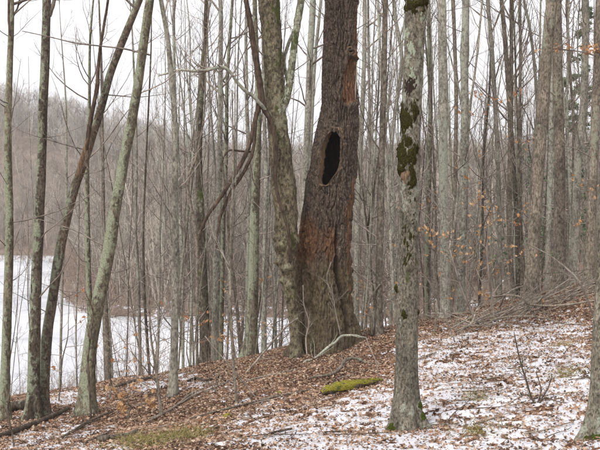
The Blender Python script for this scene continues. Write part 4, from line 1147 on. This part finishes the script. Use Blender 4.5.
# ------------------------------------------------------------------ conifers behind the right trunks
def conifer(px, d, H, label, seed):
    rg = np.random.default_rng(seed); x = (px - 300) / F * d; gz = th(x, d)
    root = empty('conifer_tree', (x, d, gz)); o = (x, d, gz)
    C, Rr, _ = resample([(x, d, gz - .3), (x + .05, d, gz + H * .5), (x, d, gz + H)], [.13, .09, .01], .3)
    v, g = solid_tube(C, Rr, 7); mesh_obj('trunk', v, g, MAT['dark'], root, origin=o)
    n1 = 70; t = rg.uniform(.12, .98, n1); S = np.stack([np.full(n1, x), np.full(n1, d), gz + H * t], -1)
    az = rg.uniform(0, 2 * pi, n1); D1 = np.stack([np.cos(az), np.sin(az), np.full(n1, .15)], -1)
    L = (1 - t) * H * .26 + .25
    P, R = sprout(S, D1, L, np.full(n1, .016), 5, rg, .08, -.09)
    S2, D2, L2, r2 = child(P, R, 330, rg, .2, .7, .4); P2, R2 = sprout(S2, D2, np.maximum(L2, .25), np.full(330, .007), 3, rg, .1, -.06)
    A = Acc(); A.add(*batch_tubes(P, R, 3)); A.add(*batch_tubes(P2, R2, 3)); A.obj('boughs', MAT['twig'], root, origin=o)
    A = Acc(); n = 6500; i = rg.integers(0, 330, n); u = rg.uniform(0, 3, n); k = np.minimum(u.astype(int), 2); u = (u - k)[:, None]
    Q = P2[i, k] * (1 - u) + P2[i, k+1] * u; ax = norm(P2[i, k+1] - P2[i, k] + .9 * rg.normal(size=(n, 3)) * .5)
    leaves(A, Q, rg.uniform(.2, .4, n), rg, LEAF_C * np.array([.3, 1, .6]), LC_T, None, .5, axis=ax)
    A.obj('needles', MAT['needle'], root, origin=o)
    tag(root, label, 'conifer')
conifer(567, 46, 12.0, 'dark green conifer glimpsed behind the thick dark trunk pair', 1)
conifer(594, 50, 16, 'tall green conifer at the right edge behind the bare trunks', 2)
conifer(526, 60, 9.0, 'small green conifer seen left of the thick dark trunk pair', 3)

# ------------------------------------------------------------------ saplings holding tan leaves
def beech(px, py, label, hgt, lean, nleaf, seed, mat='beech', d=None, n1=7, L=.8, size=(.05, .08), zr=(.25, 1)):
    rg = np.random.default_rng(seed)
    if d is None: d = march(px, py)
    x = (px - 300) / F * d; gz = th(x, d); o = (x, d, gz)
    root = empty('beech_sapling', o)
    P0 = [np.array([x, d, gz - .1])] + [np.array([x + lean * t * hgt + .03 * rg.normal(), d + .05 * rg.normal(), gz + hgt * t]) for t in (.2, .4, .6, .8, 1)]
    C, Rr, _ = resample(P0, np.linspace(.014, .003, 6), .06)
    v, g = solid_tube(C, Rr, 6); mesh_obj('stem', v, g, MAT['brown'], root, origin=o)
    t = rg.uniform(zr[0], zr[1], n1) * (len(C) - 1); S = C[t.astype(int)]
    az = rg.uniform(0, 2 * pi, n1); D1 = np.stack([np.cos(az), .6 * np.sin(az), rg.uniform(.1, .5, n1)], -1)
    P1, R1 = sprout(S, D1, L * rg.uniform(.5, 1.1, n1), np.full(n1, .005), 6, rg, .12, -.02)
    S2, D2, L2, r2 = child(P1, R1, n1 * 4, rg, .2, .7, .5); P2, R2 = sprout(S2, D2, L2, np.full(n1 * 4, .003), 3, rg)
    A = Acc(); A.add(*batch_tubes(P1, R1, 4)); A.add(*batch_tubes(P2, R2, 3)); A.obj('branches', MAT['twig'], root, origin=o)
    A = Acc(); i = rg.integers(0, n1 * 4, nleaf); u = rg.uniform(.6, 3, nleaf); k = np.minimum(u.astype(int), 2); u = (u - k)[:, None]
    Q = P2[i, k] * (1 - u) + P2[i, k+1] * u - [0, 0, .02]
    ax = norm(np.array([[0, 0, -1.]]) + .8 * rg.normal(size=(nleaf, 3)))
    leaves(A, Q, rg.uniform(*size, nleaf), rg, LEAF_A * np.array([.75, 1, 1]), LA_T, LA_Q, .8, normal=np.array([[0, -1., .2]]), axis=ax)
    A.obj('leaves', MAT[mat], root, origin=o)
    tag(root, label, 'sapling')
beech(492, 322, 'sapling with tan hanging leaves on the left of the brush pile', 1.6, -.25, 110, 41, L=1.0, n1=11, size=(.045, .075))
beech(434, 334, 'sapling with pale tan leaves directly right of the front tree', 1.9, .05, 120, 42, L=.9, n1=11, size=(.045, .075))
beech(458, 318, 'taller sapling with scattered tan leaves between pale trunks', 2.2, -.05, 90, 43, 'beech', L=1.1, n1=13)
beech(512, 305, 'tall thin sapling with sparse orange leaves left of the thick dark pair', 4.0, -.12, 90, 44, 'orange', L=1.1, n1=12)
beech(577, 296, 'sapling with few orange leaves behind the brush pile near the right edge', 2.2, .05, 34, 45, 'orange', L=.7)
beech(240, 362, 'leafy tan sapling between trunks left of the burled tree', 2.0, .1, 90, 46, 'beech', 19, L=.8, n1=10)
beech(190, 372, 'short sapling with orange tan leaves left of the dark rough trunk', 1.5, 0, 50, 47, 'orange', 19, L=.7)
beech(366, 333, 'small tan leaved sapling right beside the hollow tree foot', 1.3, .05, 40, 48, 'beech', 18, L=.6)
beech(108, 400, 'low sapling with a few brown leaves right of the large leaning lichen trunk', .9, .1, 26, 49, 'orange', L=.5)
beech(58, 402, 'low thin sapling with brown leaves between the leaning trunks', 1.6, .1, 30, 50, 'orange', L=.7)
beech(131, 419, 'bright tan leafy sprig low on the leaves at lower left', .34, -.1, 95, 51, 'beech', n1=9, L=.34, size=(.05, .085), zr=(.1, 1))

# ------------------------------------------------------------------ sticks and logs lying about
def stick(name, label, pts, mat, group=None, up=0.0, nt=8, ds=.04, amp=.15, cat='stick', twigs=0, seed=0, ends=None):
    """a branch on the ground: picture points (px, py, width px, lift m)"""
    P, R = [], []
    for q in pts:
        p = gp(q[0], q[1]); lift = q[3] if len(q) > 3 else 0
        r = q[2] / 2 / F * p[1]; P.append(p + np.array([0, 0, r * .8 + .018 + up + lift])); R.append(r)
    C, Rr, _ = resample(P, R, ds)
    v, g = solid_tube(C, Rr, nt, lambda V, r, t, c: amp * r * fbm(V * 16 + seed, 2))
    o = tuple(P[0])
    if not twigs:
        ob = mesh_obj(name, v, g, MAT[mat], origin=o)
        return tag(ob, label, cat, group), C, Rr, o
    root = empty(name, o); mesh_obj('stem', v, g, MAT[mat], root, origin=o)
    rg = np.random.default_rng(seed + 60); A = Acc()
    S, Dd, Ln, r = child(C[None], Rr[None], twigs, rg, .2, 1.0, .25); Dd[:, 2] = np.abs(Dd[:, 2])
    P1, R1 = sprout(S, Dd, Ln, np.maximum(r, .003), 4, rg, .15, .02); A.add(*batch_tubes(P1, R1, 4)); A.obj('twigs', MAT[mat], root, origin=o)
    return tag(root, label, cat, group), C, Rr, o

stick('fallen_branch', 'short curved branch on leaves above the mossy log', [(309,381,2),(318,379,2.6),(331,377,3.2),(339,372,3.2),(345,366,3.4,.03),(351,363,3.2,.03),(358,363,3,.02),(366,365,2)], 'stick', twigs=5, seed=5)
# mossy log
L1, C, Rr, o = stick('mossy_log', None, [(322,397,5),(327,395.5,9),(335,394,10.5),(345,392,10),(355,390,9),(365,387.5,7.6),(374,385,6),(382,383,3.4)], 'stickd', nt=10, cat='log')
root = empty('mossy_log', o)
L1.name = 'wood_core'; L1.parent = root; L1.location = (0, 0, 0); del L1['category']; root.name = 'mossy_log'
A = Acc(); rl = np.random.default_rng(88); ii = rl.integers(6, len(C) - 3, 26)
leaves(A, C[ii] + np.stack([rl.normal(size=26) * .02, -.02 + rl.normal(size=26) * .02, Rr[ii] * 1.15 + .006], -1), rl.uniform(.025, .05, 26), rl); A.obj('leaves', MAT['litter'], root, origin=o)
V, D = tube_grid(C, Rr * np.array([1.05]), 40, lambda V, r, t, c: .3 * r * fbm(V * np.array([16, 16, 16]), 3) + .012 * perlin(V * 70))
mf = grid_faces(len(C), 40); mm = (fbm(V * np.array([9, 9, 9]) + 3, 3) + 1.1 * D[..., 2] - .05).ravel()
mv, mf, _ = compact(V.reshape(-1, 3), mf[mm[mf].mean(1) > -.42]); mesh_obj('moss', mv, mf, MAT['mossy'], root, origin=o)
tag(root, 'short rotting log thickly covered in yellow green moss', 'log')
stick('fallen_log', 'dark brown log running up from the lower left corner', [(-12,443,5),(8,437,5.5),(25,431,5),(42,424,5),(58,417,4.5),(68,411,3)], 'stickd', nt=10, cat='log')
stick('fallen_log', 'stubby dark stump piece lying at the foot of the left lichen trunk', [(9,413,8),(16,411,9.5),(25,410,9),(32,409,6)], 'stickd', nt=10, cat='log')
stick('fallen_branch', 'thin dark branch at the foot of the large leaning lichen trunk', [(62,440,2.6),(75,433,3.2),(88,425,3),(100,419,2.6),(112,414,2)], 'stickd', twigs=3, seed=7)
stick('fallen_log', 'snow dusted broken log in the leaves at lower left', [(98,443,5),(106,442,6),(116,440.5,5.5),(128,438,4.5),(137,433,3)], 'stick', nt=9, cat='log')
stick('fallen_branch', 'short dark stick left of the bottom grass patch', [(86,446,2.4),(96,441,2.6),(108,436,2)], 'stickd')
stick('fallen_branch', 'long thin branch rising right from the left leaning sapling', [(150,421,1.6),(165,415,2.2),(180,406,2.4),(196,397,2.4),(212,391,2.2),(228,384,1.8)], 'stick', twigs=5, seed=9)
stick('fallen_branch', 'second thin branch crossing under the smooth grey trunk', [(146,424,1.8),(160,418,2.2),(176,408,2.2),(190,397,2),(202,391,1.6)], 'stick', twigs=4, seed=10)
stick('fallen_branch', 'dark snow edged stick at the slope edge left of the smooth trunk', [(113,390,2.6),(122,387,3.4),(131,384,3.2),(141,382,3.8),(152,380,3)], 'stickd', seed=11)
stick('fallen_branch', 'dark bent stick behind the smooth grey trunk foot', [(188,383,2.6),(196,381,3.2),(204,383,2.6),(212,381,2)], 'stickd', seed=12)
stick('fallen_branch', 'very long thin branch running up through the leaves below the hollow tree', [(188,421,1.4),(215,414,2),(245,407,2.2),(275,399,2.2),(300,394,1.8),(312,391,1.2)], 'stick', seed=13)
stick('fallen_branch', 'thin stick on the leaves left of the burled tree foot', [(246,383,1.8),(262,379,2.2),(280,375,2.2),(298,371,1.6)], 'stick', seed=14)
stick('fallen_branch', 'dark short stick in the snow below the mossy log', [(264,439,1.6),(272,436,2),(284,433,2.2),(294,431,1.6)], 'stickd', seed=15)
stick('fallen_branch', 'short stick on leaves right of the front tree', [(418,362,1.6),(427,358,2.2),(436,355,1.8)], 'stick', seed=16)
# stems leaning across in the air
def lean_stem(name, label, a, d0, mat='twig', n=6, seed=1):
    P = [pt(q[0], q[1], d0 + (q[3] if len(q) > 3 else 0)) for q in a]; o = tuple(P[0])
    root = empty(name, o)
    C, Rr, _ = resample(P, [q[2] / 2 / F * d0 for q in a], .04)
    v, g = solid_tube(C, Rr, 6, lambda V, r, t, c: .15 * r * fbm(V * 16, 2)); mesh_obj('stem', v, g, MAT[mat], root, origin=o)
    rg = np.random.default_rng(seed + 600); A = Acc()
    S, Dd, Ln, r = child(C[None], Rr[None], n, rg, .25, .9, .3); P1, R1 = sprout(S, Dd, Ln, np.maximum(r * .7, .0025), 4, rg, .14, .05); A.add(*batch_tubes(P1, R1, 4))
    S, Dd, Ln, r = child(P1, R1, n * 3, rg, .2, .8, .5); P2, R2 = sprout(S, Dd, Ln, np.full(len(S), .002), 3, rg); A.add(*batch_tubes(P2, R2, 3))
    A.obj('twigs', MAT[mat], root, origin=o)
    return tag(root, label, 'branch')
lean_stem('fallen_branch', 'pale lichen covered branch curving down from the foot of the hollow tree', [(298,372,1.6,-1.0),(303,365,2.5,-.8),(306,361,2.7,-.7),(313,359.5,2.3,-.6),(320,354,2.5,-.55),(330,345.5,2.5,-.4),(335,342.5,2.4,-.35),(341,336.5,2.7,-.25),(347,335.5,2.6,-.2),(355,335.5,2.2,-.1),(366,338,1.5,0)], 14.9, 'stickl', 5, 33)
d1 = march(246, 373)
lean_stem('leaning_branch', 'slanting stick leaning up to the burled tree foot from the left', [(245,374,2),(254,364,2.2),(264,352,2),(275,339,2),(286,327,1.8),(298,318,1.4)], d1, 'twigl', 4)
d1 = march(256, 398)
lean_stem('leaning_branch', 'thin stick slanting down right from behind the dark sapling', [(257,399,1.3),(244,383,1.5),(230,366,1.5),(216,350,1.3),(205,336,1)], d1, 'twig', 3, 2)
d1 = march(535, 405)
lean_stem('twiggy_bush', 'leafless twiggy seedling standing in snow right of the front tree', [(536,406,2),(531,396,2),(526,380,1.8),(521,364,1.5),(517,347,1.2),(514,332,.9)], d1, 'stickd', 12, 3)
for k, a in enumerate([[(536,405,1.6),(528,395,1.4),(518,398,1.1),(508,405,.8)], [(538,405,1.6),(545,398,1.4,-.1),(556,401,1,-.2),(565,403,.8,-.3)], [(537,405,1.4),(541,390,1.2),(536,372,.9)], [(538,405,1.2),(548,388,1.2,.1),(552,376,.8,.15)]]):
    lean_stem('twiggy_bush', ['low stem of the leafless seedling arching left', 'low stem of the leafless seedling arching right', 'short upright stem beside the tall leafless seedling stem', 'thin stem of the seedling slanting up right'][k], a, d1, 'stickd', 8, 20 + k)
d1 = march(571, 322)
lean_stem('arching_branch', 'long arching bare branch rising out of the brush pile at right', [(594,318,1.9,.3),(586,296,2),(578,280,1.9),(566,268,1.7),(552,257,1.4),(538,249,1.2),(526,243,.9)], 13.5, 'twig', 8, 5)
d1 = march(470, 332)
lean_stem('bare_shoot', 'forked upright shoot left end of the brush pile', [(478,325,3),(470,308,2.4),(462,290,2.2),(455,268,1.8),(450,250,1.3)], d1, 'twig', 6, 6)
lean_stem('bare_shoot', 'bare upright shoot in the middle of the brush pile', [(495,322,2.6),(492,300,2.2),(489,275,1.9),(487,250,1.6),(489,220,1.2)], d1 + .3, 'twig', 7, 7)
d2 = march(455, 345)
lean_stem('bare_shoot', 'thin branch slanting left past the front tree toward the brush pile', [(455,342,1.2),(446,318,1.4),(436,296,1.3),(428,280,1.2),(420,272,1)], d2, 'twig', 5, 8)
lean_stem('bare_shoot', 'thin bent shoot right of the hollow tree foot', [(372,336,2.6),(371,318,2.4),(368,306,2.2),(373,294,1.8),(380,284,1.4)], march(372, 337), 'brown', 5, 9)
lean_stem('bare_shoot', 'small bare shoot in leaves between the hollow tree and the front tree', [(378,374,1.3),(376,362,1.3),(370,348,1.1),(366,337,.8)], march(378, 375), 'twig', 4, 10)
lean_stem('bare_shoot', 'pale dead twig leaning on the hollow tree foot', [(342,343,1.7),(339,328,1.6),(335,310,1.4),(333,296,1.2),(327,280,1.0),(331,262,.8)], SNAG_D - .62, 'twigl', 18, 11)
lean_stem('bare_shoot', 'twiggy grey shoot in front of the burled tree foot', [(307,356,1.4),(306,338,1.3),(309,322,1.2),(304,305,1),(303,285,.8)], SNAG_D - .75, 'twigl', 16, 12)
lean_stem('bare_shoot', 'dark thin shoot at the foot of the large leaning lichen trunk', [(91,420,2.4),(90,395,2.2),(88,360,2),(91,335,1.8),(93,312,1.6),(86,294,1.2)], march(91, 421), 'stickd', 7, 13)
lean_stem('bare_shoot', 'thin dark shoot at the lower left corner', [(14,447,2),(12,432,1.8),(8,410,1.6),(10,380,1.4),(6,350,1.1)], march(14, 448), 'stickd', 6, 14)
# long twig crossing high on the left
lean_stem('hanging_twig', 'long bare twig crossing high between the left trunks', [(150,55,1.8),(125,49,1.6),(100,46,1.4),(75,43,1.2),(50,37,1,-.05),(22,31,.7,-.1)], LD - .2, 'twig', 8, 15)

# ------------------------------------------------------------------ brush pile
rg = np.random.default_rng(61)
BP = [([(444,307,2,.25),(470,309,2.6,.28),(500,314,3,.28),(530,320,3,.22),(560,320,2.8,.2),(596,315,2.4,.2)], 'long bare pole lying along the front of the brush pile'),
      ([(466,331,2,.06),(490,328,2.6,.1),(512,326,2.8,.12),(540,327,2.6,.12),(565,330,2.2,.06),(585,327,1.6,.02)], 'lowest pole at the front edge of the brush pile'),
      ([(515,324,2.4,.05),(540,310,2.8,.15),(562,297,2.6,.2),(582,286,2,.25)], 'pale pole slanting up through the brush pile'),
      ([(498,316,2.4,.1),(520,302,2.6,.25),(545,291,2.4,.3),(575,282,1.8,.3)], 'upper pale pole slanting up the back of the brush pile')]
BP = [([(q[0], q[1], q[2] * .72, q[3]) for q in a], l) for a, l in BP]
for k, (a, l) in enumerate(BP):
    stick('brush_branch', l, a, ['stick', 'stick', 'twigl', 'twigl'][k], 'branches of the brush pile', twigs=6, seed=70 + k, nt=7)
for k in range(95):
    px = rg.uniform(448, 612); base = 331 - (px - 455) * .27
    py = base + rg.uniform(-6, 9); L = rg.uniform(.5, 1.7)
    p = gp(px, py); az = rg.normal(.35, .75) + (pi if rg.random() < .25 else 0)
    l0, l1 = rg.uniform(0, .12), rg.uniform(.05, .5)
    q = p + np.array([cos(az) * L, sin(az) * L * .9, 0]); n = 5
    Pt = []
    for t in np.linspace(0, 1, n):
        s = p + (q - p) * t + np.array([0, .04 * rg.normal(), 0]); s[2] = th(s[0], s[1]) + .01 + l0 * (1 - t) + l1 * t * (1 if t < .9 else .9) + .02 * rg.normal()
        Pt.append(s)
    r0 = rg.uniform(.004, .012)
    C, Rr, _ = resample(Pt, np.linspace(r0, r0 * .35, n), .07)
    v, g = solid_tube(C, Rr, 5)
    A = Acc(); A.add(v, g)
    S, Dd, Ln, r = child(C[None], Rr[None], 5, rg, .2, .9, .35); Dd[:, 2] = np.abs(Dd[:, 2]); P1, R1 = sprout(S, Dd, Ln, np.maximum(r, .003), 3, rg); A.add(*batch_tubes(P1, R1, 3))
    ob = A.obj('brush_branch', MAT[rg.choice(['stick', 'twigl', 'twigl', 'twig'])], origin=tuple(p))
    tag(ob, 'dead branch lying tangled in the brush pile on the right slope', 'branch', 'branches of the brush pile')
# loose twigs on the slope
for k in range(70):
    py = rg.uniform(350, 446); px = rg.uniform(5, 590)
    if py < 420 - .19 * px: continue
    p = gp(px, py); az = rg.normal(.25, .5); L = rg.uniform(.2, .7); Pt = []
    for t in np.linspace(0, 1, 4):
        s = p + np.array([cos(az) * L * t, sin(az) * L * t, 0]) + .015 * rg.normal(size=3); s[2] = th(s[0], s[1]) + .028; Pt.append(s)
    r0 = rg.uniform(.003, .008); C, Rr, _ = resample(Pt, np.linspace(r0, r0 * .5, 4), .06); v, g = solid_tube(C, Rr, 5)
    tag(mesh_obj('twig', v, g, MAT[rg.choice(['stick', 'stickd', 'twig'])], origin=tuple(p)), 'small loose twig on the leaves ' + ('at lower left' if px < 150 else 'below the smooth grey trunk' if px < 240 else 'below the hollow tree' if px < 380 else 'beside the front tree' if px < 470 else 'on the snowy right slope'), 'twig', 'loose twigs on the slope')

# ------------------------------------------------------------------ grass tufts and small moss cushions
def tuft(px, py, label, rx, ry, n, seed, h=(.05, .13)):
    rg = np.random.default_rng(seed); c = gp(px, py)
    P = np.stack([c[0] + rg.normal(size=n) * rx, c[1] + rg.normal(size=n) * ry], -1); Z = ground_z(P[:, 0], P[:, 1])
    B = np.stack([P[:, 0], P[:, 1], Z - .01], -1); Dd = np.array([[.1, -.1, .9]]) + .7 * rg.normal(size=(n, 3)); Dd[:, 2] = np.abs(Dd[:, 2]) * .8
    Pp, R = sprout(B, Dd, rg.uniform(*h, n) * 1.3, np.full(n, .0035), 3, rg, .2, -.22)
    A = Acc(); v, g = batch_tubes(Pp, R, 3); A.add(v, g, np.repeat(rg.uniform(size=n), 12)); tag(A.obj('grass_tuft', MAT['grass'], origin=tuple(c)), label, 'grass')
tuft(150, 443, 'yellow green grass patch at the bottom left of the slope', .22, .3, 900, 1)
tuft(190, 437, 'smaller dry grass patch right of the bottom left grass', .13, .2, 420, 2)
tuft(475, 400, 'small dry grass tuft in the snow right of the front tree', .06, .1, 150, 3)
tuft(481, 433, 'flat greenish grass tuft low in the snow at right', .1, .1, 170, 4)
tuft(568, 375, 'brownish grass tuft in the snow beside the right edge tree', .09, .12, 170, 5)
tuft(562, 346, 'small olive grass tuft high on the snowy right slope', .06, .1, 90, 6)
def cushion(px, py, w, label, mat='mossg', hgt=.03):
    c = gp(px, py); a = np.linspace(0, 2 * pi, 25)[:-1]; rows = [np.stack([c[0] + 0*a, c[1] + 0*a, 0*a], -1)]
    r = w / 2 / F * c[1]; Vs = []
    for q in np.linspace(0.02, 1, 9):
        x = c[0] + np.cos(a) * r * q * (1 + .2 * np.sin(3 * a)); y = c[1] + np.sin(a) * r * q * 1.3
        z = ground_z(x, y) + hgt * (1 - q ** 2) + .006 * perlin(np.stack([x, y, 0*x], -1) * 60) - .008 * q
        Vs.append(np.stack([x, y, z + .012], -1))
    V = np.concatenate(Vs); tag(mesh_obj('moss_cushion', V, grid_faces(9, 24), MAT[mat], origin=tuple(c)), label, 'moss')
cushion(227, 417, 9, 'small bright moss cushion on the leaves below the dark sapling', 'mossy')
cushion(279, 394, 6, 'tiny moss cushion among leaves left of the mossy log', 'mossy')

# ------------------------------------------------------------------ damp winter air
HZ = NT('haze_air').m; HZ.node_tree.nodes.clear()
hv_ = HZ.node_tree.nodes.new('ShaderNodeVolumePrincipled'); hv_.inputs['Color'].default_value = (.95, .95, .96, 1)
hv_.inputs['Density'].default_value = 0.0009; hv_.inputs['Anisotropy'].default_value = 0.3
ho_ = HZ.node_tree.nodes.new('ShaderNodeOutputMaterial'); HZ.node_tree.links.new(hv_.outputs[0], ho_.inputs['Volume'])
X0, X1, Y0, Y1, Z0, Z1 = float(gxs[0]) - 2, float(gxs[-1]) + 2, float(gys[0]) - 2, float(gys[-1]) + 2, float(GZ.min()) - 1, float(GZ.max()) + 20
hb = np.array([(x, y, z) for z in (Z0, Z1) for y in (Y0, Y1) for x in (X0, X1)])
haze = mesh_obj('haze', hb, np.array([[0,2,3,1],[4,5,7,6],[0,1,5,4],[2,6,7,3],[0,4,6,2],[1,3,7,5]]), HZ, smooth=False)
tag(haze, 'thin pale winter haze filling the wood', 'haze', kind='stuff')
print('triangles', TRIS, 'trees', TREES)
